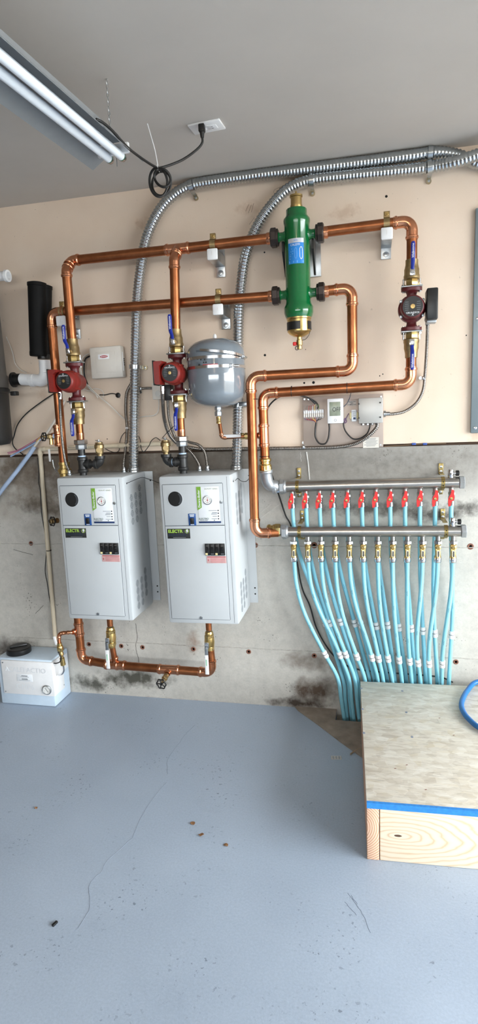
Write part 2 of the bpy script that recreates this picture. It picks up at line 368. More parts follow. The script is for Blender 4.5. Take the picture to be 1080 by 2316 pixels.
for L in ([(306, 1410), (310, 1440), (307, 1465), (313, 1490), (314, 1530)], [(0, 1478), (40, 1480)], [(30, 1243), (75, 1255)], [(80, 1388), (98, 1369)]):
    crackline(L, .0011, wl, M_CRACK, lambda x, y: W(x, y, 0))
for L in ([(692, 1022), (696, 1050), (699, 1085)], [(679, 1022), (680, 1044)]):
    crackline(L, .0038 if L[0][0] > 685 else .0008, wl, mat('lime_streak', 'b4b2ad', .9), lambda x, y: W(x, y, 0))
for L in ([(589, 1160), (612, 1141)], [(590, 1172), (632, 1140)], [(578, 1217), (600, 1209)], [(724, 1142), (745, 1135)]):
    crackline(L, .0009, wl, mat('scratch', 'd6d3cc', .9), lambda x, y: W(x, y, 0))
for L in ([(440, 1640), (420, 1660), (405, 1680), (380, 1717), (378, 1750)], [(375, 1770), (340, 1815), (318, 1850), (300, 1895)], [(300, 1895), (245, 1945), (226, 1975), (203, 2000), (200, 2060), (175, 2100)]):
    crackline(L, .0007, floor, mat('floor_crack', '7d8896', .6), lambda x, y: F(x, y, 0))
for L in ([(785, 2020), (815, 2060), (838, 2110)], [(793, 2025), (808, 2045)], [(780, 2040), (805, 2070)]):
    crackline(L, .0006, floor, mat('scuff', '6a7788', .6), lambda x, y: F(x, y, 0))
# bare concrete patch round the tube opening
a, b = F(664, 1606), F(868, 1750)
poly = [(a.x, 0), (a.x+.02, a.y-.005), (F(722, 1643).x, F(722, 1643).y), (F(770, 1680).x, F(770, 1680).y), (b.x, b.y), (HX1+.2, b.y), (HX1+.2, HY0), (HX0, HY0), (HX0, 0)]
struct(G().prism(poly, (0, 0, .0005), EX, EY, EZ, .005).build('trim_2', M_SOIL, smooth=False))
# wall marks
for px, py, r in ((873, 443, .006), (708, 865, .007), (687, 866, .005), (865, 846, .003), (858, 850, .003), (1054, 758, .003), (598, 803, .006), (270, 900, .002), (241, 993, .003), (597, 570, .004), (690, 790, .002)):
    G().lathe(W(px, py, 0)+EY*.007, OUT, [(r, 0), (r*.9, .0015)], 8).build('screw_hole', M_HOLE, wu)
for L in ([(555, 478), (562, 462)], [(561, 482), (568, 463)], [(568, 480), (573, 460)], [(563, 508), (575, 492)], [(618, 436), (622, 428), (645, 420), (655, 425)]):
    G().tube(spline([W(x, y, -.005) for x, y in L], 4), .0006, 5).build('pencil_mark', mat('pencil', '7a6a5c', .8), wu)

# ------------------------------------------------------------------ pipework
RC = 0.0206
def bead_pipe(g, a, b, r, ends=(1, 1)):        # a press fitting barrel with its raised end beads
    d = (b-a); L = d.length; pr = [(r*1.09, 0)]
    def bead(h): return [(r*1.09, h-.006), (r*1.22, h-.0035), (r*1.22, h+.0035), (r*1.09, h+.006)]
    if ends[0]: pr += bead(.009)
    if ends[1]: pr += bead(L-.009)
    pr += [(r*1.09, L)]; g.lathe(a, d, pr, 20); return g
def elbow(a, c, b, r, R, parent, m=M_FIT, name='elbow', barrel=.034, beads=True):
    da, db = (a-c).normalized(), (b-c).normalized(); ang = math.acos(max(-1, min(1, da.dot(db))))
    t = R/math.tan(ang/2) if ang > .01 else R; p0, p1 = c+da*t, c+db*t
    bis = (da+db).normalized(); cen = c+bis*(R/math.sin(ang/2)); pts = []
    for i in range(11):
        q = p0.lerp(p1, i/10)-cen; s0 = (p0-cen).normalized(); s1 = (p1-cen).normalized(); om = s0.angle(s1); k = i/10
        pts.append(cen+(s0*math.sin((1-k)*om)+s1*math.sin(k*om))/math.sin(om)*R)
    g = G(); g.tube(pts, r*1.08, 20)
    if beads:
        bead_pipe(g, p0+da*barrel, p0-da*.001, r, (1, 0)); bead_pipe(g, p1+db*barrel, p1-db*.001, r, (1, 0))
    g.build(name, m, parent); return t
def tee(c, d1, d2, r, parent, half=.055, branch=.05, r2=None, m=M_FIT):
    g = G(); bead_pipe(g, c-d1*half, c+d1*half, r); bead_pipe(g, c, c+d2*branch, r2 or r, (0, 1)); g.build('tee', m, parent)
def run(parent, pts, r=RC, R=.036, m=M_COP, mf=M_FIT, barrel=.034, cutA=0, cutB=0, beads=True):
    pts = [V(p) for p in pts]; n = len(pts); trim = [0]*n
    for i in range(1, n-1): trim[i] = elbow(pts[i-1], pts[i], pts[i+1], r, R, parent, mf, barrel=barrel, beads=beads)
    for i in range(n-1):
        d = (pts[i+1]-pts[i]).normalized(); a = pts[i]+d*(trim[i] if i else cutA); b = pts[i+1]-d*(trim[i+1] if i < n-2 else cutB)
        if (b-a).dot(d) > .002: G().tube([a, b], r, 20).build('pipe', m, parent)
def coupling(parent, a, d, L, r, m=M_FIT): g = G(); bead_pipe(g, a, a+d*L, r); g.build('coupling', m, parent)

DP = .12                                        # main pipes stand this far off the wall
SEPX, SEPZ1, SEPZ2 = -.290, 2.143, 1.914
P1X, P2X, P3X, PD = -1.302, -.815, .163, .174
UL = thing('copper_pipe_run', W(200, 588, DP), 'upper copper header with two drops into the red pumps, joining the green separator', 'pipe')
zu = 2.139
A = V((P1X, -PD, 1.772)); C1 = V((P1X, -PD, zu-.045)); C2 = V((P1X, -DP, zu)); Bn = V((SEPX-.125, -DP, SEPZ1))
# left end: elbow turned forward, second elbow down
c_left = V((P1X-.002, -DP, zu+.0))
run(UL, [A, V((P1X, -PD, zu-.055)), V((P1X, -DP, zu)), V((P1X+.12, -DP, zu))], R=.022, barrel=.02)
tc = V((P2X+.012, -DP, zu+.001))
G().tube([V((P1X+.1, -DP, zu)), tc-EX*.04], RC, 20).build('pipe', M_COP, UL); G().tube([tc+EX*.04, Bn+V((.03, 0, 0))], RC, 20).build('pipe', M_COP, UL)
bd = V((0, -1, -1)).normalized(); tee(tc, EX, bd, RC, UL, .055, .045)
run(UL, [tc+bd*.02, V((tc.x, -PD, zu-.054)), V((P2X, -PD, 1.772))], R=.024, barrel=.03)
LL = thing('copper_pipe_run', W(130, 900, DP), 'lower copper return pipe turning down beside the black muffler to the first boiler', 'pipe')
zl = 1.918; RX = -1.425
run(LL, [V((SEPX-.115, -DP, SEPZ2)), V((RX, -DP, zl+.006)), V((RX-.002, -DP, 1.235))])
tee(W(133, 985, DP), EZ, (-EX-EY*.2).normalized(), RC, LL, .05, .035, .012)
coupling(LL, W(133, 975, DP), -EZ, .03, RC)
g = G(); p = V((RX, -DP, 1.235)); g.lathe(p+EZ*.005, -EZ, [(.027, 0), (.027, .012), (.024, .014), (.024, .03), (.030, .032), (.030, .052), (.026, .054), (.026, .075)], 20); g.hexa(p-EZ*.03, -EZ, .033, .02); g.build('valve_body', M_BRASSB, LL)
g = G(); g.tube([p+V((-.02, -.02, -.045)), W(125, 1062, .1), W(121, 1054, .1), W(119, 1040, .1)], .004, 8); hl = g.build('lever', M_ZINC, LL); G().box(W(112, 1030, .1), (.011, .006, .06), .003).build('lever_sleeve', M_WHITE, hl)
# the pipe goes on down beside the boiler
G().tube([V((RX, -DP, 1.165)), V((RX, -DP, .44))], RC, 20).build('pipe', M_COP, LL)
def handwheel(g, c, n, R, spokes=5, lob=6):
    n = V(n).normalized(); ref = EZ if abs(n.z) < .9 else EX; u = n.cross(ref).normalized(); w = n.cross(u); pts = []
    for i in range(48):
        a = 2*PI*i/48; rr = R*(1+.09*math.cos(lob*a)); pts.append(c+(u*math.cos(a)+w*math.sin(a))*rr)
    g.tube(pts, R*.14, 8, closed=True)
    for i in range(spokes):
        a = 2*PI*i/spokes; g.tube([c, c+(u*math.cos(a)+w*math.sin(a))*R], R*.12, 6)
    g.lathe(c-n*R*.2, n, [(R*.28, 0), (R*.28, R*.35)], 12); return g
def drain(name, base, d, label, wheel_n=None, L=.05, R=.02):
    d = V(d).normalized(); t = thing(name, base, label, 'valve'); g = G()
    g.lathe(base, d, [(.013, 0), (.013, .012), (.009, .014), (.009, .02)], 16); g.hexa(base+d*.014, d, .014, .016); g.lathe(base+d*.03, d, [(.010, 0), (.012, .008), (.007, .012), (.006, L-.03)], 14)
    g.build('body', M_DULL, t); handwheel(G(), base+d*L, wheel_n or d, R).build('handwheel', M_BLK, t); return t
t = drain('drain_valve', W(124, 987, .125), -EX*1.0-EY*.25, 'brass drain valve with black handwheel on the return pipe above the cream pipe', V((-.35, -.9, .15)), .052, .019)
g = G(); p = W(115, 991, .13); g.tube([p, p-EZ*.03], [.008, .0095], 12); g.build('spout', M_BRASSB, t)
G().lathe(W(126, 986, .125), -EX, [(.015, 0), (.015, .008)], 14).build('thread_tape', M_PALEBLUE, t)
drain('drain_valve', W(131, 1177, .12), V((-.5, -.8, 0)), 'brass drain valve with black handwheel peeking out beside the first boiler', V((-.35, -.9, .1)), .03, .021)

UR = thing('copper_pipe_run', W(800, 517, DP), 'short copper pipe from the green separator over to the maroon pump', 'pipe')
run(UR, [V((SEPX+.122, -DP, SEPZ1+.003)), V((P3X, -DP, 2.152)), V((P3X, -DP, 1.995))])
LR = thing('copper_pipe_run', W(760, 882, DP), 'copper pipe from below the maroon pump to the upper manifold with black ties', 'pipe')
BX = -.455
run(LR, [V((P3X, -DP, 1.66)), V((P3X, -DP, 1.5235)), V((BX, -DP, 1.515)), V((BX+.002, -DP, 1.205))], cutB=0)
tee(V((BX, -DP, 1.335)), EZ, -EX, RC, LR, .05, .03, .012)
AL = thing('copper_pipe_run', W(570, 1000, .15), 'copper pipe looping from the green separator down to the lower manifold', 'pipe')
AX = -.497
run(AL, [V((SEPX+.122, -DP, SEPZ2+.003)), V((-.071, -DP, 1.919)), V((-.071, -DP, 1.59)), V((AX, -.16, 1.587)), V((AX-.006, -.16, .904)), V((-.462, -.117, .9))][:5]+[V((-.405, -.125, .902))])
for c, d, th, par, lb in (((571, 903), EZ, AL, .155, 0), ((572, 1075), EZ, AL, .155, 0), ((598, 1032), EZ, LR, .12, 0), ((659, 885), EX, LR, .12, 0), ((784, 878), EX, LR, .12, 0)):
    G().torus(W(c[0], c[1], par), d, RC+.001, .0016, 24, 6).build('cable_tie', M_BLK, th)
# bottom loop under the boilers
BL = thing('copper_pipe_run', W(300, 1508, .12), 'copper pipe loop under both boilers with two tees', 'pipe')
zb = .2265; o1, o2 = V((-1.240, -.15, .50)), V((-.742, -.15, .50))
run(BL, [V((RX, -DP, .435)), V((RX, -DP, zb+.016)), V((-1.25, -.13, zb+.002)), V((o2.x+.005, -.15, zb)), V((o2.x, -.15, .34))], R=.034, barrel=.03)
tee(V((RX, -DP, .405)), EZ, V((-.75, -.5, -.35)).normalized(), RC, BL, .035, .035, .012)
tee(V((-1.238, -.132, zb+.003)), EX, EZ, RC, BL, .055, .045, .0143); tee(V((-.955, -.142, zb)), EX, V((.0, -1, -.25)).normalized(), RC, BL, .055, .035, .014)
G().tube([V((-1.238, -.135, zb+.03)), V((-1.240, -.15, .355))], .0143, 16).build('riser', M_COP, BL)
for o in (o1, o2):
    G().tube([o+EZ*.0125, o-EZ*.06], .0143, 16).build('riser', M_COP, BL)
coupling(BL, V((o2.x, -.15, .345)), -EZ, .06, .0143)
small = [V((RX-.025, -DP-.018, .39)), W(162, 1430, .16), W(140, 1432, .17), W(133, 1436, .175), W(134, 1456, .18)]
run(BL, small, r=.0085, R=.012, barrel=.014)
drain('drain_valve', V((-.955, -.142-.036, zb-.012)), V((-.12, -1, -.30)), 'brass drain valve with black handwheel under the copper loop', V((-.1, -.95, -.05)), .062, .0225)
def lever_valve(o, label, tagm):                 # small brass ball valve with a flat lever hanging down
    t = thing('ball_valve', o-EZ*.13, label, 'valve'); g = G()
    g.lathe(o-EZ*.045, -EZ, [(.0165, 0), (.0195, .006), (.0195, .014), (.016, .016), (.016, .024), (.022, .028), (.024, .05), (.022, .072), (.016, .076), (.019, .084), (.019, .098), (.0165, .104)], 20)
    g.hexa(o-EZ*.06, -EZ, .0225, .018); g.hexa(o-EZ*.122, -EZ, .0215, .016); g.build('body', M_BRASSB, t)
    s = o+V((-.004, -.034, -.098)); g = G(); g.hexa(s+EY*.02, OUT, .009, .026); g.build('stem_nut', M_CHROME, t)
    g = G(); g.box(s+V((0, -.002, -.004)), (.02, .003, .03), .001); g.box(s+V((-.001, -.008, -.03)), (.016, .003, .04), .001); lv = g.build('lever', M_ZINC, t)
    G().box(s+V((-.002, -.010, -.095)), (.018, .006, .095), .002).build('lever_sleeve', M_WHITE, lv); G().box(s+V((-.002, -.0135, -.083)), (.006, .001, .03)).build('lever_mark', mat('pale_green_print', '9fc9ae', .5), lv)
lever_valve(V((o1.x, -.15, .478)), 'bright brass ball valve with white lever under the first boiler', 0)
lever_valve(V((o2.x, -.15, .478)), 'bright brass ball valve with white lever under the boiler by the manifolds', 0)

# ------------------------------------------------------------------ pumps and their flange valves
def flange_valve(x, d, zf, s, label, sock=.0206):   # s=+1 above the pump, -1 below
    o = V((x, -d, zf)); ax = EZ*s; t = thing('ball_valve', o if s > 0 else o-EZ*.1, label, 'valve', 'isolation valves of the pumps')
    g = G(); g.box(o+ax*.003, (.082, .05, .006), .002); g.build('flange_plate', M_ZINC, t)
    G().hexa(o+ax*.006, ax, .0245, .026).build('hex_neck', M_BRASSB, t)
    g = G(); g.lathe(o+ax*.030, ax, [(.026, 0), (.031, .004), (.031, .016), (.029, .019), (.029, .040), (.0275, .043), (.0245, .058), (.0245, .075), (.022, .076)], 24); g.build('body', M_DULL, t)
    st = o+ax*.05+OUT*.03; g = G(); g.lathe(st-OUT*.008, OUT, [(.012, 0), (.012, .012), (.008, .013), (.008, .026)], 16); g.build('stem', M_DULL, t)
    g = G(); g.box(st+OUT*.019+ax*.0, (.019, .0025, .026), .001); g.build('lever_plate', M_CHROME, t); G().hexa(st+OUT*.0195, OUT, .0075, .006).build('stem_nut', M_CHROME, t)
    g = G(); poly = [(-.0075, .012), (.0075, .012), (.0075, .03), (.0085, .034), (.0085, .1), (.0065, .106), (-.0065, .106), (-.0085, .1), (-.0085, .034), (-.0075, .03)]
    a = st+OUT*.018
    # cranked sleeve: rises away from the pipe, then runs along it
    secs = [(.010, .000), (.024, .004), (.036, .018), (.048, .022), (.1, .022), (.107, .022)]; ws = [.0065, .0068, .0075, .008, .008, .0055]; hs = [.004, .0045, .0045, .0045, .0045, .003]
    vs = []; fs = []
    for (h, q), w_, t_ in zip(secs, ws, hs):
        c = a+ax*h+OUT*q
        for k in range(8):
            al = 2*PI*(k+.5)/8; vs.append(c+EX*(w_*max(-1, min(1, 1.25*math.cos(al))))+OUT*(t_*max(-1, min(1, 1.25*math.sin(al)))))
    for i in range(len(secs)-1):
        for k in range(8): k2 = (k+1) % 8; fs.append((i*8+k, i*8+k2, (i+1)*8+k2, (i+1)*8+k))
    fs += [tuple(range(7, -1, -1)), tuple(range(40, 48))]
    g.add(vs, fs); sl = g.build('lever_sleeve', M_BLUE, t)
    text('Webstone', .0125, a+ax*.073+OUT*.0267, EZ, -EX, OUT, 'lettering', M_LABEL, sl, lift=.0003)
    for sx in (-1, 1):
        b = o+EX*(sx*.031); g = G(); g.tube([b-ax*.02, b+ax*.034], .0042, 10); g.hexa(b+ax*.006, ax, .0085, .007); g.hexa(b-ax*.017, ax, .0085, .006); g.build('bolt', M_CHROME, t)
    return t
def pump(x, d, z, label, big=False):
    o = V((x, -d, z)); t = thing('circulator_pump', o-EZ*.083, label, 'pump', None); m = M_PUMP2 if big else M_PUMP; fm = M_PUMP2
    for s in (-1, 1):
        g = G(); n = 16; poly = [((.0405 if abs(math.cos(2*PI*k/n)) > .3 else .036)*math.cos(2*PI*k/n), .0285*math.sin(2*PI*k/n)) for k in range(n)]
        g.prism(poly, o+EZ*(s*.0825), EX, EY, -EZ*s, .013); g.lathe(o+EZ*(s*.071), -EZ*s, [(.030, 0), (.021, .008), (.019, .016), (.021, .04)], 20)
        g.build('flange_body', fm, t)
    if big:
        g = G(); g.lathe(o+EY*.03, OUT, [(.040, 0), (.050, .012), (.053, .02), (.053, .05), (.047, .056), (.045, .058), (.045, .098), (.042, .104), (.038, .106)], 36); g.build('motor', m, t)
        fr, fd, rad = o+OUT*.0765, .0765, .0385
        g = G(); g.box(o+V((.073, -.035, .005)), (.042, .085, .118), .005); tb = g.build('terminal_box', M_BLK, t)
        G().box(o+V((.073, -.03, -.058)), (.036, .05, .01), .002).build('box_base', M_MALL, tb); G().lathe(o+V((.094, -.035, .005)), EX, [(.006, 0), (.006, .003)], 10).build('knob', M_BLK, tb)
        for k in (35, 145, 215, 325): a = math.radians(k); G().lathe(o+V((.051*math.cos(a), -.02, .051*math.sin(a))), OUT, [(.006, 0), (.006, .012), (.003, .013)], 12).build('bolt', M_ZINC, t)
    else:
        g = G(); g.lathe(o+EY*.038, OUT, [(.034, 0), (.037, .012), (.038, .055), (.047, .074), (.049, .082), (.049, .104), (.0455, .11), (.0445, .114), (.0445, .13), (.0435, .138), (.040, .144), (.0375, .146)], 36); g.build('motor', m, t)
        fr, fd, rad = o+OUT*.1085, .1085, .0345
        g = G(); g.prism([(-.043, -.045), (-.06, -.045), (-.067, -.04), (-.067, .047), (-.06, .05), (-.03, .05), (-.03, .04), (-.043, .03)], o+OUT*.055, EX, EZ, OUT, .065); tb = g.build('terminal_box', m, t)
        G().box(o+V((-.069, -.087, .003)), (.006, .068, .102), .002).build('box_lid', M_BLK, tb)
        for k in (45, 135, 225, 315): a = math.radians(k); G().lathe(o+V((.046*math.cos(a), -.03, .046*math.sin(a))), OUT, [(.006, 0), (.006, .038), (.004, .042)], 12).build('bolt', m, t)
    face = G().lathe(fr, OUT, [(rad, 0), (rad, .001)], 32).build('dial', M_BLK, t)
    G().lathe(fr+OUT*.001, OUT, [(.009 if big else .0068, 0), (.0085 if big else .0065, .003), (.004, .0032)], 20).build('dial_screw', M_BRASS, face)
    s = -1 if big else 1; k = rad/.0385
    text('GRUNDFOS', .0078*k*1.2, fr+EZ*(s*.024*k), EX*1, EZ*1, OUT, 'lettering', M_LABEL, face, lift=.0014); text('X', .010*k*1.2, fr+EZ*(s*.0315*k), EX, EZ, OUT, 'lettering', M_LABEL, face, lift=.0014)
    g = G()
    for j in range(5):
        for sx in (-1, 1):
            g.box(fr+V((sx*.022*k, -.0012, (.017-.0075*j)*k)), ((.017-.002*abs(j-2))*k, .0004, .0016*k))
    g.build('fine_print', M_PRINTG, face)['kind'] = 'stuff'
    return t
pump(P1X, PD, 1.6045, 'red circulator pump above the first boiler, overlapping the copper return pipe')
pump(P2X, PD, 1.6125, 'red circulator pump beside the grey expansion tank')
pump(P3X, DP, 1.8175, 'maroon circulator pump with a black terminal box', True)
flange_valve(P1X, PD, 1.688, 1, 'brass valve with blue lever on top of the pump beside the white wall box'); flange_valve(P1X, PD, 1.521, -1, 'brass valve with blue lever under the pump beside the white wall box')
flange_valve(P2X, PD, 1.696, 1, 'brass valve with blue lever on top of the pump beside the expansion tank'); flange_valve(P2X, PD, 1.529, -1, 'brass valve with blue lever under the pump beside the expansion tank')
flange_valve(P3X, DP, 1.901, 1, 'brass valve with blue lever on top of the maroon pump'); flange_valve(P3X, DP, 1.734, -1, 'brass valve with blue lever under the maroon pump')

# ------------------------------------------------------------------ boiler risers
def riser(x, d, ztop, relief_x, label, rlabel):
    o = V((x, -d, 0)); P = lambda z: V((x, -d, z)); t = thing('boiler_riser', P(1.181), label, 'pipe')
    G().tube([P(ztop), P(1.375)], .0165, 18).build('copper_stub', M_COP, t); g = G(); g.lathe(P(1.43), -EZ, [(.0165, 0), (.0178, .001), (.0178, .003), (.0165, .004)], 18); g.build('solder_ring', M_FIT, t); g = G(); g.lathe(P(1.375), -EZ, [(.018, 0), (.018, .03), (.0165, .034)], 18); g.build('copper_adapter', M_FIT, t)
    g = G(); g.hexa(P(1.345), -EZ, .0305, .022); g.build('union_nut', M_CHROME, t); g = G(); g.hexa(P(1.323), -EZ, .025, .022); g.build('union_tail', M_MALL, t)
    G().tube([P(1.302), P(1.262)], .0165, 18).build('nipple', M_BLACKIRON, t); G().lathe(P(1.272), -EZ, [(.0175, 0), (.0175, .008)], 18).build('thread_tape', M_PALEBLUE, t)
    g = G(); g.lathe(P(1.266), -EZ, [(.022, 0), (.024, .003), (.024, .014), (.020, .017), (.020, .056), (.024, .059), (.024, .070), (.022, .073)], 22)
    s = 1 if relief_x > x else -1; z = 1.232; g.lathe(P(z), EX*s, [(.018, 0), (.018, .026), (.0225, .028), (.0225, .038)], 20); g.build('tee', M_BLACKIRON, t)
    G().tube([P(1.195), P(1.1795)], .0165, 18).build('nipple', M_BLACKIRON, t)
    e = V((relief_x, -d, z)); G().tube([P(z)+EX*s*.036, e-EX*s*.028], .0145, 16).build('nipple', M_BLACKIRON, t)
    G().lathe(e-EX*s*.031, EX*s, [(.0155, 0), (.0155, .006)], 16).build('thread_tape', M_PALEBLUE, t)
    arc = [e+EX*s*(-.024+.024*math.sin(a))+EZ*(.024-.024*math.cos(a)) for a in [PI/2*i/8 for i in range(9)]]
    g = G(); g.tube(arc, .0195, 18); g.lathe(e-EX*s*.028, EX*s, [(.0235, 0), (.0235, .012), (.02, .014)], 20); g.lathe(e+EZ*.02, EZ, [(.02, 0), (.0235, .004), (.0235, .016)], 20); g.build('elbow', M_BLACKIRON, t)
    q = e+EZ*.036; r = thing('relief_valve', q, rlabel, 'valve'); g = G()
    g.lathe(q, EZ, [(.012, 0), (.012, .008), (.016, .01), (.018, .02), (.0185, .034), (.022, .036), (.022, .05), (.018, .054), (.017, .062)], 22); g.lathe(q+EZ*.028, V((.35, -1, 0)), [(.010, .008), (.012, .02), (.012, .028)], 14); g.build('body', M_DULL, r)
    g = G(); g.box(q+V((0, 0, .067)), (.028, .016, .003), .001, (V((.94, 0, -.34)), EY, V((.34, 0, .94)))); g.tube([q+EZ*.06, q+EZ*.075], .004, 8); g.build('test_lever', M_ZINC, r)
    return t
riser(P1X, PD, 1.452, -1.212, 'copper and black iron riser into the top of the first boiler', 'bronze relief valve above the first boiler')
riser(P2X, PD, 1.46, -.892, 'copper and black iron riser into the boiler below the expansion tank', 'bronze relief valve above the boiler beside the manifolds')

# ------------------------------------------------------------------ hydraulic separator
def separator():
    o = V((SEPX, -DP, 0)); P = lambda z: V((SEPX, -DP, z)); t = thing('hydraulic_separator', P(1.69), 'tall green hydraulic separator with brass ends on the beige wall', 'separator')
    prof = [(2.243, .040), (2.240, .0425), (2.222, .0425), (2.214, .046), (2.205, .0535), (2.198, .0545), (2.188, .0535), (2.182, .0515), (1.882, .0515), (1.872, .054), (1.860, .0605), (1.838, .0605), (1.826, .057), (1.818, .053)]
    b = G().lathe(P(0), EZ, [(r, z) for z, r in reversed(prof)], 40).build('body', M_GREEN, t)
    for z in (SEPZ1, SEPZ2):
        for s in (-1, 1):
            G().lathe(P(z)+EX*s*.045, EX*s, [(.025, 0), (.0185, .012), (.0185, .026), (.023, .03), (.025, .033)], 22).build('port', M_GREEN, t)
            nt = G().lathe(P(z)+EX*s*.075, EX*s, [(.028, 0), (.034, .002), (.034, .008), (.039, .011), (.039, .03), (.035, .034), (.024, .035)], 8, PI/8).build('union_nut', M_DARKNUT, t)
            G().lathe(P(z)+EX*s*.108, EX*s, [(.0235, 0), (.0235, .014), (.0225, .016), (.0225, .018)], 20).build('copper_tail', M_FIT, t)
    g = G(); g.lathe(P(2.243), EZ, [(.0235, 0), (.0245, .002), (.0245, .014), (.0225, .015), (.0225, .044), (.026, .046), (.026, .053), (.012, .056)], 28); av = g.build('air_vent', M_BRASS, t); G().lathe(P(2.298), EZ, [(.004, 0), (.004, .012), (.003, .014)], 10).build('vent_pin', M_BRASS, av)
    g = G(); g.lathe(P(1.818), -EZ, [(.052, 0), (.052, .006), (.049, .008), (.049, .056), (.040, .066), (.022, .076), (.012, .078)], 36); cup = g.build('dirt_cup', M_BRASSB, t)
    vs = []; fs = []
    for a0, a1 in ((-165, -78), (-38, 60)):                   # black magnet band in two pieces
        n = 14; b0 = len(vs)
        for i in range(n+1):
            a = math.radians(a0+(a1-a0)*i/n)
            for r, z in ((.0495, 1.800), (.0515, 1.800), (.0515, 1.768), (.0495, 1.768)): vs.append(P(z)+V((r*math.cos(a), r*math.sin(a), 0)))
        for i in range(n):
            for k in range(4): fs.append((b0+i*4+k, b0+i*4+(k+1) % 4, b0+(i+1)*4+(k+1) % 4, b0+(i+1)*4+k))
        fs += [(b0, b0+1, b0+2, b0+3), (b0+n*4+3, b0+n*4+2, b0+n*4+1, b0+n*4)]
    g = G(); g.add(vs, fs); g.build('magnet_band', M_BLK, t)
    g = G(); g.lathe(P(1.742), -EZ, [(.010, 0), (.010, .012), (.013, .014), (.013, .034), (.009, .036), (.009, .042), (.011, .043), (.011, .05), (.004, .052)], 16); dv = g.build('drain_cock', M_BRASSB, t)
    G().box(P(1.714)+V((-.02, -.002, 0)), (.016, .012, .016), .004).build('red_knob', M_RED, dv)
    G().tube(spline([P(1.765)+V((.047, -.01, 0)), P(1.745)+V((.043, -.02, 0)), P(1.728)+V((.028, -.02, 0)), P(1.726)+V((.013, -.012, 0))], 6), .0012, 6).build('cord', M_RUB, dv); G().torus(P(1.696)+V((-.010, -.006, 0)), V((.3, 1, 0)), .008, .0016, 16, 6).build('ring', M_RUB, dv)
    # printed label bent round the body
    r = .0519; z0, z1 = 2.028, 2.115; a0, a1 = -112, -70
    def cyl(x, y, rr=r): a = math.radians(-91)+x/r; return P(2.07+y)+V((rr*math.cos(a), rr*math.sin(a), 0))
    def patch(x0, x1, y0, y1, rr, m, name, par):
        n = 8; vs = []; fs = []
        for i in range(n+1):
            x = x0+(x1-x0)*i/n; vs += [cyl(x, y0, rr), cyl(x, y1, rr)]
        for i in range(n): fs.append((2*i, 2*i+2, 2*i+3, 2*i+1))
        return G().add(vs, fs).build(name, m, par)
    lb = patch(-.033, .034, -.047, .033, r, M_SKYB, 'label', t); patch(-.033, .034, .033, .05, r, mat('silver_print', 'c9cbd2', .35, .3), 'label_band', lb)
    text('CALEFFI', .0115, 0, 0, 0, 0, 'lettering', M_LABEL, lb, mapf=lambda x, y: cyl(x-.002, y+.025, r+.0005)); text('SEP4', .008, 0, 0, 0, 0, 'lettering', M_SKYB, lb, mapf=lambda x, y: cyl(x, y+.041, r+.0005))
    def outline(cx, w, h, th):
        pts = [(-w*.4, h*.32), (-w*.15, h*.5), (w*.15, h*.5), (w*.4, h*.32), (w*.4, -h*.32), (w*.15, -h*.5), (-w*.15, -h*.5), (-w*.4, -h*.32)]
        vs = []; fs = []
        for i in range(8):
            (x0, y0), (x1, y1) = pts[i], pts[(i+1) % 8]; L = math.hypot(x1-x0, y1-y0); nx, ny = -(y1-y0)/L*th, (x1-x0)/L*th; b0 = len(vs)
            vs += [cyl(cx+x0-nx, y0-ny-.007, r+.0005), cyl(cx+x1-nx, y1-ny-.007, r+.0005), cyl(cx+x1+nx, y1+ny-.007, r+.0005), cyl(cx+x0+nx, y0+ny-.007, r+.0005)]; fs.append((b0, b0+1, b0+2, b0+3))
        return G().add(vs, fs)
    outline(.022, .014, .046, .0010).build('drawing', M_LABEL, lb); outline(.0, .012, .04, .0004).build('drawing', mat('pale_print', '8fc0e8', .5), lb)
    g = G()
    for i in range(9):
        x, y = random.uniform(-.03, -.012), random.uniform(-.03, .012); g.add([cyl(x, y, r+.0005), cyl(x+.0025, y, r+.0005), cyl(x+.0025, y+.0025, r+.0005), cyl(x, y+.0025, r+.0005)], [(0, 1, 2, 3)])
    for x0, x1 in ((-.03, -.008), (.004, .031)):
        for y in (-.039, -.043): g.add([cyl(x0, y, r+.0005), cyl(x1, y, r+.0005), cyl(x1, y+.0022, r+.0005), cyl(x0, y+.0022, r+.0005)], [(0, 1, 2, 3)])
    g.build('fine_print', mat('pale_print', '8fc0e8', .5), lb)
    for s in (-1, 1):
        G().prism([(0, 2.165), (.105, 2.165), (.105, 2.09), (.05, 2.03), (.03, 2.005), (0, 2.005)], V((SEPX+s*.058, -.0, 0)), OUT, EZ, EX*s, .008).build('wall_bracket', M_BLK, t)
    G().box((SEPX+.012, -.006, 2.085), (.15, .01, .17), .001).build('bracket_plate', M_ZINC, t)
separator()

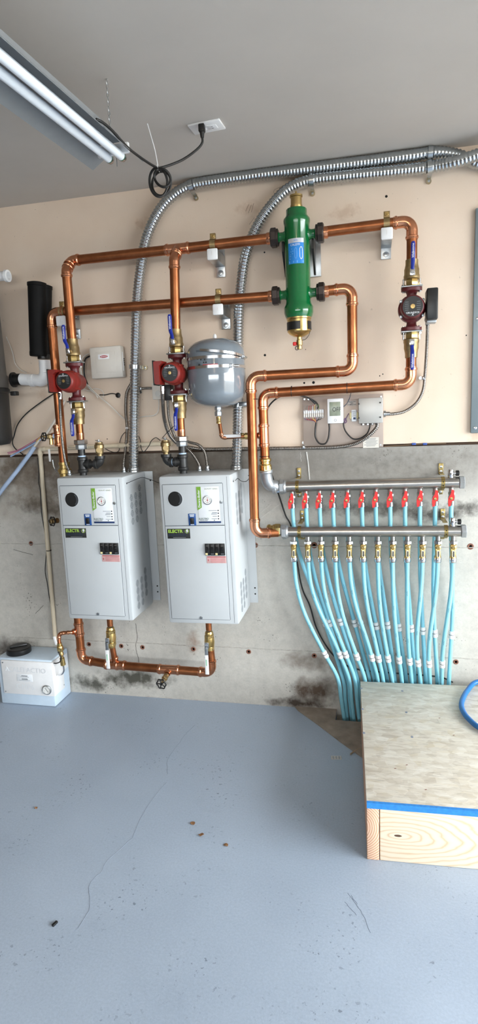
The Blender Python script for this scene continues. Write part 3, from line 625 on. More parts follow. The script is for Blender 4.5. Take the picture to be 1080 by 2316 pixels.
# ------------------------------------------------------------------ expansion tank
def exp_tank():
    r = .1245; c = V((-.648, -.152, 0)); P = lambda z: c+EZ*z; t = thing('expansion_tank', P(1.46), 'round grey expansion tank strapped to the wall with two metal bands', 'tank')
    pr = [(1.462, .012), (1.464, .035), (1.472, .07), (1.486, .098), (1.504, .116), (1.524, .1225), (1.572, .1245), (1.592, .1255), (1.604, .1255), (1.614, .1245), (1.690, .1245), (1.708, .121), (1.724, .110), (1.738, .09), (1.748, .062), (1.754, .03), (1.756, .008)]
    G().lathe(P(0), EZ, [(a, z) for z, a in pr], 56).build('shell', M_TANK, t); G().lathe(P(1.754), EZ, [(.008, 0), (.008, .012), (.005, .018), (.002, .02)], 12).build('air_cap', M_WHITE, t)
    g = G(); g.hexa(P(1.466), -EZ, .016, .014); g.lathe(P(1.452), -EZ, [(.012, 0), (.012, .006)], 12); g.hexa(P(1.447), -EZ, .0165, .02); g.build('nipple', M_MALL, t)
    for i, (z0, tilt, sx, sy) in enumerate(((1.668, .0, 1, 1), (1.618+.012, 0, 1, 1))):
        vs = []; fs = []; n = 56
        for k in range(n):
            a = 2*PI*k/n
            for rr, dz in ((r+.0012, .0065), (r+.0024, .006), (r+.0024, -.006), (r+.0012, -.0065)): vs.append(P(z0+dz)+V((rr*math.cos(a), rr*math.sin(a), 0)))
        for k in range(n):
            for j in range(4): fs.append((k*4+j, k*4+(j+1) % 4, ((k+1) % n)*4+(j+1) % 4, ((k+1) % n)*4+j))
        st = G().add(vs, fs).build('strap', M_CHROME, t)
        a = math.radians(-40 if i else -8); q = P(z0)+V(((r+.008)*math.cos(a), (r+.008)*math.sin(a), 0)); tg = V((-math.sin(a), math.cos(a), 0))
        g = G(); g.tube([q-tg*.018, q+tg*.018], .005, 10); g.hexa(q-tg*.022, tg, .008, .007); g.build('strap_screw', M_ZINC, st)
    # loose end of the upper band
    pts = []
    for k in range(18):
        u = k/17; a = math.radians(-105+93*u); rr = r+.006+.018*math.sin(u*PI)*.5; pts.append(P(1.698-.028*u)+V((rr*math.cos(a), rr*math.sin(a), 0)))
    g = G(); vs = []; fs = []
    for p in pts:
        q = (p-P(p.z)).normalized()
        for rr, dz in ((0, .005), (.001, .005), (.001, -.005), (0, -.005)): vs.append(p+q*rr+EZ*dz)
    for k in range(17):
        for j in range(4): fs.append((k*4+j, k*4+(j+1) % 4, (k+1)*4+(j+1) % 4, (k+1)*4+j))
    g.add(vs, fs); g.build('strap_tail', M_CHROME, t)
    def cyl(x, y, rr=r+.0008): a = math.radians(-88)+x/r; return P(1.66+y)+V((rr*math.cos(a), rr*math.sin(a), 0))
    def quad(g, x0, x1, y0, y1, rr=r+.0012):
        n = 4; vs = []
        for i in range(n+1): x = x0+(x1-x0)*i/n; vs += [cyl(x, y0, rr), cyl(x, y1, rr)]
        g.add(vs, [(2*i, 2*i+2, 2*i+3, 2*i+1) for i in range(n)])
    # flat print: warning icons and blocks of small type
    g = G()
    for x0, x1, y0, y1 in ((-.058, -.050, .0, .008), (-.040, -.034, -.004, .003), (-.028, -.026, -.006, .0), (-.022, -.016, -.006, .001), (-.012, -.010, -.006, .001), (-.028, -.022, -.016, -.010), (-.019, -.011, -.016, -.010), (-.052, -.042, -.026, -.020), (-.049, -.045, -.020, -.017)): quad(g, x0, x1, y0, y1)
    g.build('icons', M_INK, t); g = G()
    for x0, x1, n, y0 in ((-.03, -.006, 3, .012), (.008, .038, 7, .012), (-.062, -.035, 3, -.012), (-.060, .03, 2, .036)):
        for i in range(n): quad(g, x0, x1-random.uniform(0, .006), y0-i*.005, y0-i*.005+.0018)
    g.build('fine_print', mat('tank_print', '4d5861', .5), t); g = G(); quad(g, -.03, .034, -.030, -.0205); g.build('red_band', M_REDP, t)
    for z in (1.475,): G().box((-.55, -.03, z), (.05, .06, .02), .002).build('wall_bracket', M_ZINC, t)
    # line from the tank to the upper manifold pipe
    s = thing('tank_feed_line', W(500, 990, .115), 'thin copper feed line with white lever from the grey tank to the copper pipe', 'pipe')
    a = P(1.424); e = V((a.x+.016, -.118, 1.331)); run(s, [a, V((e.x-.012, -.125, 1.331)), V((BX-.045, -.105, 1.335)), V((BX-.02, -.112, 1.335))][:3], r=.008, R=.011, barrel=.012)
    g = G(); g.lathe(a, -EZ, [(.0105, 0), (.0105, .014), (.009, .016), (.009, .02), (.0105, .022), (.0105, .03)], 14); g.build('adapter', M_BRASSB, s)
    g = G(); x0 = W(547, 991, .105).x; g.hexa((x0-.006, -.105, 1.334), EX, .014, .016); g.lathe((x0+.01, -.105, 1.334), EX, [(.010, 0), (.015, .004), (.015, .02), (.010, .024), (.012, .027), (.012, .036)], 16); g.build('ball_valve', M_BRASSB, s)
    G().box((x0-.045, -.128, 1.337), (.09, .005, .014), .002).build('lever', M_WHITE, s)
exp_tank()

# ------------------------------------------------------------------ boilers
def boiler(x0, label, tilt=0.0):
    w, d, z0, z1 = .325, .272, .513, 1.181; fy = -d; P = lambda u, h, q=0: V((x0+u, fy-q, z0+h)); H = z1-z0
    t = thing('electric_boiler', (x0+w/2, -d/2, z0), label, 'boiler', None)
    g = G(); g.box((x0+w/2, -d/2-.004, (z0+z1)/2), (w, d-.008, H), .012); body = g.build('cabinet', M_BOIL, t)
    G().box((x0+w/2+.012, -.0035, (z0+z1)/2+.006), (w+.05, .005, H-.02), .001).build('back_plate', M_BOIL, t)
    for h in (.06, .09, .62): G().lathe((x0+w+.0245, -.0055, z0+h), OUT, [(.004, 0), (.004, .001)], 10).build('mount_hole', M_HOLE, t)
    # door leaf, two panels with shadow gaps
    dx0, dx1 = .017, w-.040; zs = H-.219
    for a, b, nm in ((zs+.0015, H-.038, 'upper_panel'), (.024, zs-.0015, 'door')):
        G().box(P((dx0+dx1)/2, (a+b)/2, 0), (dx1-dx0, .006, b-a), .0012).build(nm, M_BOIL, t)
    g = G()
    for a, b in ((.0235, H-.0375),):
        g.box(P(dx0-.0012, (a+b)/2, -.0012), (.0024, .0028, b-a)); g.box(P(dx1+.0012, (a+b)/2, -.0012), (.0024, .0028, b-a)); g.box(P((dx0+dx1)/2, H-.0368, -.0012), (dx1-dx0, .0028, .0024)); g.box(P((dx0+dx1)/2, .0228, -.0012), (dx1-dx0, .0028, .002)); g.box(P((dx0+dx1)/2, zs, .001), (dx1-dx0, .0028, .003))
    g.build('panel_gap', mat('panel_shadow_gap', '5b6065', .7), t)
    G().box(P(w-.0195, H/2, -.0002), (.001, .0012, H-.02)).build('edge_fold', mat('panel_shadow_gap', '5b6065', .7), t)
    # round opening
    q = P(.072, H-.100, .0032); g = G(); g.lathe(q, OUT, [(.034, 0), (.034, .0008), (.032, .001)], 36); op = g.build('round_opening', M_HOLE, t); g = G()
    for k in range(9): g.tube([q+V((.010+.015*math.cos(.5+k*.16), -.0012, -.024+k*.004)), q+V((.004+.027*math.cos(.5+k*.16), -.0012, -.026+k*.004))], .0007, 5)
    G().prism([(.031*math.cos(a_), .031*math.sin(a_)) for a_ in [math.radians(-55+11*i) for i in range(11)]]+[(.004+.018*math.cos(a_), .024*math.sin(a_)) for a_ in [math.radians(60-12*i) for i in range(11)]], q+OUT*.0009, EX, EZ, OUT, .0004).build('inner_edge', mat('dim_inner_edge', '33363a', .6), op); G().torus(q+OUT*.001, OUT, .0335, .0009, 36, 6).build('rim', M_BOIL, op)
    # rocker switch
    q = P(.143, H-.192, .0035); sw = G().box(q, (.034, .002, .052), .0008).build('power_switch', mat('blue_switch_plate', '1f4a86', .4), t); G().box(q+V((0, -.003, -.006)), (.0165, .006, .026), .001).build('rocker', M_BLK, sw)
    g = G(); [g.box(q+V((0, -.0014, .021-.006*i)), (.022-.004*i, .0004, .0035)) for i in range(2)]; g.box(q+V((0, -.0014, -.022)), (.016, .0004, .0025)); g.build('switch_print', M_LABEL, sw)
    # instrument label with gauge
    q = P(.2215, H-.126, .0034); lb = G().box(q, (.095, .0012, .151), .0004).build('instrument_label', M_LABEL, t)
    Q = lambda x, z, e=.0008: q+V((x, -e, z))
    G().prism([(-.051, .076), (-.032, .076), (-.032, -.014), (-.051, -.026)], Q(0, 0, .0007), EX, EZ, OUT, .0006).build('green_flash', M_GRN, lb)
    text('Electro-Boiler', .0135, Q(-.0415, .024, .0014), EZ, -EX, OUT, 'lettering', M_LABEL, lb, lift=.0003, bold=.0002); text('ECM-FIT SERIES', .0088, Q(.044, .066), EX, EZ, OUT, 'lettering', mat('olive_print', '8f9674', .5), lb, 'RIGHT')
    ga = G().lathe(Q(-.004, .018, .0005), OUT, [(.0205, 0), (.0205, .003), (.0175, .0035), (.0165, .002)], 32).build('gauge', M_ZINC, lb); G().lathe(Q(-.004, .018, .002), OUT, [(.0168, 0), (.0168, .0008)], 28).build('gauge_face', M_GLASSY, ga)
    g = G(); c = Q(-.004, .018, .003)
    for k in range(8): a = k*PI/4+.39; g.box(c+V((.011*math.cos(a), 0, .011*math.sin(a))), (.0045 if k % 4 in (0, 3) else .003, .0004, .0013))
    g.build('gauge_marks', M_INK, ga); g = G(); g.box(c, (.0012, .0005, .024)); g.lathe(c, OUT, [(.0028, 0), (.0028, .001)], 12); g.build('needle', M_REDP, ga)
    g = G()
    for z in (-.028, -.040, -.0525, -.064): g.lathe(Q(.040, z), OUT, [(.0028, 0), (.0028, .0005)], 12)
    g.build('indicator_lights', M_INK, lb); g = G()
    for x0_, x1_, z in ((-.002, .034, -.028), (.013, .034, -.036), (.010, .034, -.040), (.008, .034, -.044), (.014, .034, -.0525), (.009, .034, -.064)): g.box(Q((x0_+x1_)/2, z), (x1_-x0_, .0004, .0018))
    g.lathe(Q(.021, -.0705), OUT, [(.0026, 0), (.0026, .0004)], 10); g.build('fine_print', M_PRINTG, lb)
    text('ELECTRO', .0105, Q(-.0255, -.0635), EX, EZ, OUT, 'lettering', mat('dark_green_print', '3c5b46', .5), lb, bold=.0001); text('INDUSTRIES', .0066, Q(-.0255, -.0705), EX, EZ, OUT, 'lettering', M_DKPRINT, lb)
    G().box(Q(.0005, -.0785, 0), (.099, .0022, .0085), .0008).build('navy_bar', M_NAVY, lb)
    G().lathe(P(.2785, H-.118, .003), OUT, [(.0065, 0), (.0065, .003), (.003, .0034)], 14).build('lock_screw', M_ZINC, t)
    # maker's plate
    q = P(.077, H-.254, .0034); pl = G().box(q, (.104, .0012, .044), .0003).build('name_plate', M_INK, t); Q2 = lambda x, z: q+V((x, -.0007, z))
    text('ELECTR', .0195, Q2(-.048, .0105), EX, EZ, OUT, 'lettering', M_LIME, pl, 'LEFT', bold=.0006)
    G().prism([(-.001, .009), (.006, .009), (.003, .002), (.007, .002), (-.003, -.010), (-.0005, -.001), (-.004, -.001)], Q2(.0385, .0105), EX, EZ, OUT, .0004).build('bolt_mark', M_LABEL, pl)
    G().torus(Q2(.0385, .0105), OUT, .0085, .0008, 20, 4).build('ring_mark', M_LIME, pl)
    text('INDUSTRIES', .0155, Q2(-.048, -.0065), EX, EZ, OUT, 'lettering', M_DKPRINT, pl, 'LEFT', bold=.0003); G().box(Q2(.003, -.0175), (.058, .0004, .0022)).build('web_line', M_PRINTG, pl)
    # breakers
    q = P(.2375, H-.325, .003)
    for k in range(4):
        c = q+EX*((k-1.5)*.0222); br = G().box(c+OUT*.002, (.0212, .010, .052), .001).build('breaker', M_BLK, t)
        G().box(c+V((0, -.010, .004)), (.0085, .009, .012), .001, (EX, V((0, .9, .43)), V((0, -.43, .9)))).build('toggle', M_BLK, br); G().box(c+V((0, -.0076, .017)), (.011, .0005, .004)).build('breaker_mark', M_DKGREY, br)
        G().box(c+V((-.004 if k % 2 == 0 else 0, -.0076, -.019)), (.010 if k % 2 == 0 else .014, .0005, .009 if k % 2 == 0 else .003)).build('amp_mark', M_YEL if k % 2 == 0 else M_PRINTG, br)
    q = P(.241, H-.371, .0034); wn = G().box(q, (.088, .001, .031), .0002).build('warning_label', M_PINK, t); g = G(); g.box(q+V((0, -.0007, .0125)), (.082, .0004, .0035)); [g.box(q+V((.006, -.0007, .006-.0045*i)), (.066, .0004, .0011)) for i in range(5)]; g.box(q+V((-.037, -.0007, -.002)), (.003, .0004, .009)); g.build('warning_print', M_REDP, wn)
    G().lathe(P(.155, .031, .003), OUT, [(.0065, 0), (.0065, .003), (.003, .0034)], 14).build('screw', M_ZINC, t)
    # punched vents on the right side
    for zc, up_ in ((z1-.150, 1), (z0+.115, -1)):
        g = G(); hexes = [(i, j) for i in range(3) for j in range(4)]
        for i, j in hexes:
            cy = -.195+.052*i; cz = zc+(.030+.016*i-.036*j)*1.0+(.0 if i % 2 else .014)
            for k in range(7):
                hz = (k-3)*.0047; wd = .040-.0052*abs(k-3)*1.4; nn = 7
                for s_ in range(nn):
                    y = cy+(s_-(nn-1)/2)*wd/nn; g.box((x0+w+.0002, y, cz+hz), (.0008, wd/nn*.62, .0021))
        v = g.build('vent_slots', mat('punched_slot', '666d73', .8), t, smooth=False); v['kind'] = 'stuff'
    sg = G().lathe((x0+w, -.235, z1-.035), EX, [(.004, 0), (.004, .001)], 10).build('wire_hole', M_HOLE, t)
    if tilt:
        t.rotation_euler = (0, tilt, 0)
    return t
boiler(-1.389, 'pale grey electric boiler cabinet hung between the cream pipe and its twin')
boiler(-.892, 'pale grey electric boiler cabinet hung beside the copper pipes and manifolds', math.radians(-.7))
tag(G().tube(spline([V((-1.064, -.235, 1.146)), W(308, 1084, .235), W(322, 1080, .2), W(337, 1084, .15), V((-.985, -.13, 1.148)), V((-.897, -.20, 1.13))], 8), .0014, 6).build('control_wire', M_RUB), 'thin black wire strung from one boiler to the next', 'wire')
tag(G().tube(spline([V((-.566, -.235, 1.150)), W(537, 1082, .23), W(545, 1088, .22), W(555, 1089, .2), W(562, 1083, .15), W(580, 1060, .02)], 8), .0014, 6).build('control_wire', M_RUB), 'thin black wire leaving the vented side of the boiler behind the copper pipe', 'wire')

# ------------------------------------------------------------------ flexible metal conduit
def flex(name, pts, r, pitch, label, cat='conduit', group=None, amp=.13, seg=18, n=14, m=M_GALV, parent=None):
    p = resample(spline(pts, n), pitch/5); rs = [r*(1-amp*(1, .55, 0, 0, .55)[i % 5]) for i in range(len(p))]
    o = G().tube(p, rs, seg).build(name, m, parent, angle=1.2)
    if label: tag(o, label, cat, group)
    return o
big1 = [(302, 1068, .06), (302, 1000, .054), (304, 900, .046), (306, 800, .04), (309, 690, .04), (316, 620, .04), (329, 545, .04), (352, 490, .04), (382, 450, .04), (425, 422, .042), (480, 410, .045), (580, 396, .045), (700, 381, .045), (830, 365, .045), (930, 352, .045), (985, 345, .04), (1035, 352, .03), (1075, 368, .03), (1120, 395, .03)]
big2 = [(534, 1064, .05), (536, 1000, .042), (538, 900, .028), (538, 800, .026), (539, 720, .028), (545, 640, .034), (557, 570, .04), (582, 510, .04), (612, 466, .04), (650, 428, .04), (700, 408, .042), (780, 398, .042), (880, 388, .042), (970, 378, .045), (1030, 366, .075), (1080, 350, .09), (1140, 330, .1)]
b1 = wires(big1)[:-1]+[V((.555, -.03, 2.31)), V((.60, -.03, 2.24)), V((.61, -.03, 2.186))]; b1[0].z = 1.183; b2 = wires(big2)+[V((.80, -.10, 2.405)), V((1.0, -.10, 2.412)), V((1.08, -.10, 2.42)), V((1.11, -.10, 2.445))]; b2[0].z = 1.183
c1 = flex('flexible_conduit', b1, .0235, .0135, 'ribbed steel conduit curving from the first boiler up along the ceiling edge'); c2 = flex('flexible_conduit', b2, .0235, .0135, 'ribbed steel conduit rising behind the grey tank and crossing over the other conduit')
for p, c in ((b1[0], c1), (b2[0], c2)): g = G(); g.lathe(p-EZ*.002, EZ, [(.027, 0), (.027, .008), (.0255, .01), (.0255, .018)], 18); g.build('connector', M_ZINC, c)
def strap(px, py, d, dirpx, r, ear, par_label, flat=True):
    # one-hole strap: band over the conduit and an ear screwed to the wall
    c = W(px, py, d); t0 = (W(px+dirpx[0], py+dirpx[1], d)-c).normalized(); sd = t0.cross(EY).normalized()
    if sd.dot(V(ear)) < 0: sd = -sd
    t = thing('conduit_strap', c, par_label, 'strap', 'conduit straps on the wall'); g = G(); vs = []; fs = []; n = 12
    for i in range(n+1):
        a = PI*i/n; q = c+sd*(math.cos(a)*(r+.0015))+OUT*(math.sin(a)*(r+.0015)); q2 = c+sd*(math.cos(a)*(r+.004))+OUT*(math.sin(a)*(r+.004))
        vs += [q-t0*.009, q+t0*.009, q2+t0*.009, q2-t0*.009]
    for i in range(n):
        for k in range(4): fs.append((i*4+k, i*4+(k+1) % 4, (i+1)*4+(k+1) % 4, (i+1)*4+k))
    fs += [(0, 1, 2, 3), (n*4+3, n*4+2, n*4+1, n*4)]
    g.add(vs, fs); g.box(c+sd*(r+.003)-OUT*(d/2-.002)*1.0, (.018, d-.002, .003), .0008, (t0, EY, sd)); g.build('band', M_GALV, t)
    e = V((c.x, -.002, c.z))+sd*(r+.012); G().lathe(e+EY*.004, OUT, [(.0105, 0), (.0105, .004)], 18).build('ear', mat('ear_zinc', 'b9a98a', .35, 1, .1), t); G().lathe(e+OUT*.0, OUT, [(.005, 0), (.005, .004), (.003, .0045)], 10).build('screw', M_ZINC, t)
strap(433, 421, .043, (10, -3), .0235, (0, 0, -1), 'steel strap holding the outer conduit near the ceiling cord')
strap(704, 409, .042, (10, -1), .0235, (0, 0, -1), 'steel strap holding the inner conduit above the green separator')
strap(970, 379, .046, (10, -2), .0235, (0, 0, -1), 'steel strap holding the lower conduit where the two conduits cross')
strap(972, 347, .045, (10, -1), .0235, (0, 0, 1), 'steel strap holding the upper conduit tight against the ceiling')
strap(305, 830, .04, (0, 10), .0235, (1, 0, 0), 'steel strap holding the outer conduit beside the white wall box')
strap(538, 916, .029, (0, 10), .0235, (1, 0, 0), 'steel strap holding the inner conduit under the grey tank')
sm = lambda pts, label, r=.0085, pitch=.0075, m=M_GALV: flex('flexible_cable', [p if isinstance(p, V) else W(*p) for p in pts], r, pitch, label, 'cable', None, .14, 10, 10, m)
M_BX = mat('steel_cable_armour', '8f8a84', .34, 1, .12, 60)
sm([(134, 890, .27), (136, 930, .22), (140, 990, .19), (147, 1040, .17), (157, 1068, .15)], 'steel armoured cable from the pump box down to the first boiler', .0065, .006, M_BX)
sm([(303, 845, .012), (296, 868, .012), (286, 890, .012), (284, 930, .012), (287, 970, .014), (283, 1020, .025), (279, 1050, .05), (280, 1071, .06)], 'dark armoured cable curving down the wall to the first boiler', .0075, .0075, M_BX)
sm([(350, 878, .02), (330, 878, .012), (315, 880, .012), (300, 884, .012)], 'short armoured cable between the junction box and the big conduit', .0065, .0065, M_BX)
sm([(367, 875, .25), (368, 910, .2), (372, 950, .12), (384, 985, .07), (406, 1006, .04), (440, 1014, .03), (468, 1016, .012), (540, 1015, .012), (620, 1014, .012), (700, 1013, .012), (760, 1011, .014), (800, 1004, .02), (830, 988, .03), (850, 968, .035), (853, 955, .035)], 'long armoured cable along the concrete ledge to the grey control box', .0085, .0075, M_BX)
sm([(379, 905, .03), (381, 940, .03), (388, 970, .04), (402, 1000, .05), (420, 1012, .06), (437, 1030, .06), (449, 1050, .06), (451, 1063, .06)], 'armoured cable into the boiler top, nearer the riser', .0068, .0068, M_BX)
sm([(395, 940, .04), (402, 965, .05), (421, 996, .05), (448, 1006, .05), (462, 1022, .05), (467, 1045, .05), (468, 1062, .05)], 'armoured cable into the boiler top, nearer the big conduit', .0068, .0068, M_BX)
sm([(966, 735, .115), (964, 790, .06), (960, 850, .02), (955, 885, .014), (940, 912, .014), (915, 930, .016), (890, 936, .025), (872, 936, .028)], 'armoured cable hanging from the maroon pump to the grey control box', .0068, .0068, M_BX)
for px, py, d in ((157, 1071, .15), (281, 1071, .06), (451, 1065, .062), (469, 1063, .055)):
    p = W(px, py, d); p.z = 1.1805; tag(G().lathe(p, EZ, [(.013, 0), (.013, .006), (.010, .008), (.010, .022), (.0085, .024)], 14).build('cable_connector', M_ZINC), {157: 'zinc cable connector on the first boiler beside the brass valve', 281: 'zinc cable connector on the first boiler beside the ribbed conduit', 451: 'zinc cable connector on the second boiler top, next to the black iron riser', 469: 'zinc cable connector on the second boiler top, next to the ribbed conduit'}[px], 'connector', 'cable connectors on the boilers')
p = W(966, 722, .12); tag(G().lathe(p+EZ*.004, -EZ, [(.012, 0), (.012, .01), (.009, .012), (.009, .026)], 14).build('cable_connector', M_ZINC), 'zinc cable connector under the black terminal box', 'connector')
p = W(870, 936, .028); tag(G().lathe(p-EX*.006, EX, [(.014, 0), (.014, .008), (.009, .01), (.009, .026)], 14).build('cable_connector', M_ZINC), 'zinc cable connector on the side of the grey control box', 'connector')
for px, py in ((135, 887), (367, 874)):
    p = W(px, py, .255); tag(G().lathe(p, -EZ, [(.010, 0), (.010, .02), (.008, .022), (.008, .03)], 14).build('cable_connector', M_CHROME), {135: 'shiny cable connector under the red pump over the copper return pipe', 367: 'shiny cable connector under the red pump beside the expansion tank'}[px], 'connector', 'connectors under the red pumps')
t = thing('junction_box', W(357, 882, .03), 'small grey junction box with black relay behind the red pump', 'electrical box')
G().box(W(357, 885, .025), (.042, .045, .075), .003).build('box', M_OFFW, t); G().box(W(380, 888, .05), (.04, .05, .07), .003).build('relay', M_BLK, t); G().lathe(W(357, 890, .05), OUT, [(.014, 0), (.014, .002)], 16).build('knockout', M_BOXG, t)
for px, py in ((957, 855), (318, 879), (686, 1011)):
    t = thing('cable_clip', W(px, py, .01), {957: 'small steel clip on the cable below the maroon pump', 318: 'small steel clip on the short cable beside the big conduit', 686: 'small steel clip on the cable beside the control panel'}[px], 'clip')
    G().box(W(px, py, .012), (.014, .024, .016), .004).build('band', M_GALV, t); G().lathe(W(px-7, py, .0) if px > 900 else W(px, py+(8 if px < 400 else -10), .0), OUT, [(.007, 0), (.007, .004)], 12).build('ear', M_ZINC, t)

# ------------------------------------------------------------------ strut brackets
def bracket(px, z, L, label, dpipe=DP, plate=True):
    x = W(px, 600, L).x if px > 0 else px; zc = z-RC-.022
    t = thing('strut_bracket', (x, 0, zc-.08), label, 'bracket', 'strut brackets carrying the copper pipes')
    G().box((x, -.003, zc-.006), (.041, .006, .115), .001).build('base_plate', M_ZINC, t)
    for s in (-.048, .036): g = G(); g.lathe((x, -.006, zc+s), OUT, [(.014, 0), (.014, .002), (.009, .0025), (.0085, .008), (.004, .009)], 18); g.build('bolt', M_ZINC, t)
    g = G()                                    # open channel
    for c, s in (((x, -L/2, zc-.0195), (.041, L, .0025)), ((x-.0195, -L/2, zc), (.0025, L, .041)), ((x+.0195, -L/2, zc), (.0025, L, .041)), ((x-.0145, -L/2, zc+.0195), (.009, L, .0025)), ((x+.0145, -L/2, zc+.0195), (.009, L, .0025))): g.box(c, s)
    g.build('strut_arm', M_ZINC, t)
    cp = G().box((x, -L-.001, zc), (.046, .012, .046), .0065).build('end_cap', M_WHITE, t); G().box((x, -L-.0072, zc+.003), (.001, .0006, .016)).build('cap_mark', M_OFFW, cp)
    # two-piece clamp round the pipe
    c = V((x, -dpipe, z)); g = G(); vs = []; fs = []; n = 16
    for i in range(n+1):
        a = PI*1.5-.35+(-2*PI+.7)*i/n+0
        a = math.radians(-60)+math.radians(300)*i/n
        q = V((0, math.cos(a), math.sin(a))); q = V((0, -math.sin(a+PI/2)*0+math.cos(a+PI/2), math.sin(a+PI/2)))
        vs += [c+q*(RC+.0008)-EX*.012, c+q*(RC+.0008)+EX*.012, c+q*(RC+.0035)+EX*.012, c+q*(RC+.0035)-EX*.012]
    for i in range(n):
        for k in range(4): fs.append((i*4+k, i*4+(k+1) % 4, (i+1)*4+(k+1) % 4, (i+1)*4+k))
    g.add(vs, fs)
    for s in (-1, 1): g.box(c+V((0, s*.004, RC+.012)), (.024, .0028, .026), .001)
    g.build('pipe_clamp', M_DULL, t); g = G(); g.hexa(c+V((0, -.0055, RC+.014)), OUT, .009, .006); g.tube([c+V((0, .016, RC+.014)), c+V((0, -.016, RC+.014))], .0035, 8); g.build('clamp_bolt', M_BRASS, t)
bracket(481, 2.141, .142, 'strut bracket with white cap carrying the upper header between the pump and separator'); bracket(488, 1.917, .142, 'strut bracket with white cap carrying the lower pipe above the expansion tank')
bracket(874, 2.151, .142, 'strut bracket with white cap carrying the pipe beside the copper elbow over the maroon pump'); bracket(-1.365, 1.923, .142, 'strut bracket with white cap half hidden behind the first copper drop')

# ------------------------------------------------------------------ manifolds
UD, LD = .075, .118; UZ, LZ = 1.106, .904
UXS = [660, 691, 721.8, 752, 784.8, 817.6, 848.9, 881.6, 915.3, 949, 983.7, 1019.8]; LXS = [663.5, 695.3, 725.1, 757, 789.2, 820.5, 853.7, 887.4, 920.6, 954.8, 989.5, 1024]
ORD = ['first', 'second', 'third', 'fourth', 'fifth', 'sixth', 'seventh', 'eighth', 'ninth', 'tenth', 'eleventh', 'twelfth']
def manifold(d, zl_, zr, x0, x1, label, xs):
    a, b = V((x0, -d, zl_)), V((x1, -d, zr)); ax = (b-a).normalized(); at = lambda x: a+(b-a)*((x-a.x)/(b.x-a.x))
    t = thing('manifold', a, label, 'manifold'); g = G(); g.lathe(a, ax, [(.020, 0), (.0238, .004), (.0238, (b-a).length-.004), (.020, (b-a).length)], 28); g.build('bar', M_STEEL, t)
    g = G(); g.hexa(b-ax*.002, ax, .029, .022, PI/6); g.build('end_cap', M_MALL, t)
    for s in (.0,): g = G(); g.hexa(a-ax*.026, ax, .033, .02); g.lathe(a-ax*.008, ax, [(.028, 0), (.030, .004), (.026, .012)], 24); g.build('union_nut', M_MALL, t)
    for x in xs:
        p = at(x); G().lathe(p-EZ*.018, -EZ, [(.0105, 0), (.0105, .022), (.0118, .023), (.0118, .026)], 16).build('outlet', M_STEEL, t)
    p = at(xs[-1]-.004)+EZ*.02; g = G(); g.lathe(p, EZ, [(.010, 0), (.012, .004), (.012, .03), (.010, .036), (.006, .038)], 16); g.lathe(p+EZ*.02, EX, [(.006, 0), (.006, .02)], 10); av = g.build('bleed_valve', M_CHROME, t); G().lathe(p+V((.02, 0, .02)), EX, [(.011, 0), (.012, .004), (.012, .012), (.009, .014)], 10).build('bleed_cap', M_BLK, av)
    return t, at
ux = [W(x, 1120, UD).x for x in UXS]; lx = [W(x, 1225, LD).x for x in LXS]
mu, atU = manifold(UD, W(645, 1101, UD).z, W(1040, 1091, UD).z, W(645, 1101, UD).x, W(1038, 1091, UD).x, 'upper stainless steel manifold bar with red valves below it', ux)
ml, atL = manifold(LD, W(650, 1203, LD).z, W(1042, 1201, LD).z, W(650, 1203, LD).x, W(1042, 1201, LD).x, 'lower stainless steel manifold bar feeding the brass flow meters', lx)
# adapters between copper and manifolds
t = thing('manifold_elbow', W(600, 1080, UD), 'grey galvanized elbow with brass adapter feeding the upper manifold', 'fitting')
a = V((BX+.002, -DP, 1.205)); c = V((BX+.006, -UD-.005, W(600, 1099, UD).z)); e = W(632, 1102, UD)
g = G(); g.lathe(a+EZ*.03, -EZ, [(.0235, 0), (.0265, .004), (.0265, .012), (.023, .014), (.023, .026), (.0275, .03), (.0275, .05)], 20); g.hexa(a-EZ*.004, -EZ, .0285, .022); g.build('brass_adapter', M_BRASSB, t)
top = V((a.x, -DP+.01, 1.178)); g = G(); pts = [top, top+V((.0, .004, -.02)), V((c.x, -.1, c.z+.022)), V((c.x+.010, -.09, c.z+.005)), V((c.x+.028, -.083, c.z)), V((e.x-.012, -UD, e.z))]
g.tube(spline(pts, 6), .0262, 22); g.lathe(top+EZ*.006, -EZ, [(.030, 0), (.030, .014), (.026, .018)], 22); g.lathe(V((e.x-.03, -UD-.003, e.z)), EX, [(.030, 0), (.030, .014), (.026, .018)], 22); g.build('elbow', M_MALL, t)
G().lathe(V((e.x-.015, -UD, e.z)), EX, [(.024, 0), (.024, .02)], 18).build('thread_tape', M_PALEBLUE, t)
t = thing('manifold_adapter', W(622, 1200, LD), 'brass adapter joining the copper pipe to the lower manifold', 'fitting'); q = W(604, 1199, LD); g = G(); g.lathe(q, EX, [(.0235, 0), (.0265, .006), (.0265, .014), (.023, .016), (.023, .026), (.0265, .028), (.0265, .034)], 20); g.hexa(q+EX*.034, EX, .029, .026); g.build('brass_adapter', M_BRASSB, t); G().hexa(q+EX*.06, EX, .0245, .016).build('steel_nut', M_MALL, t)
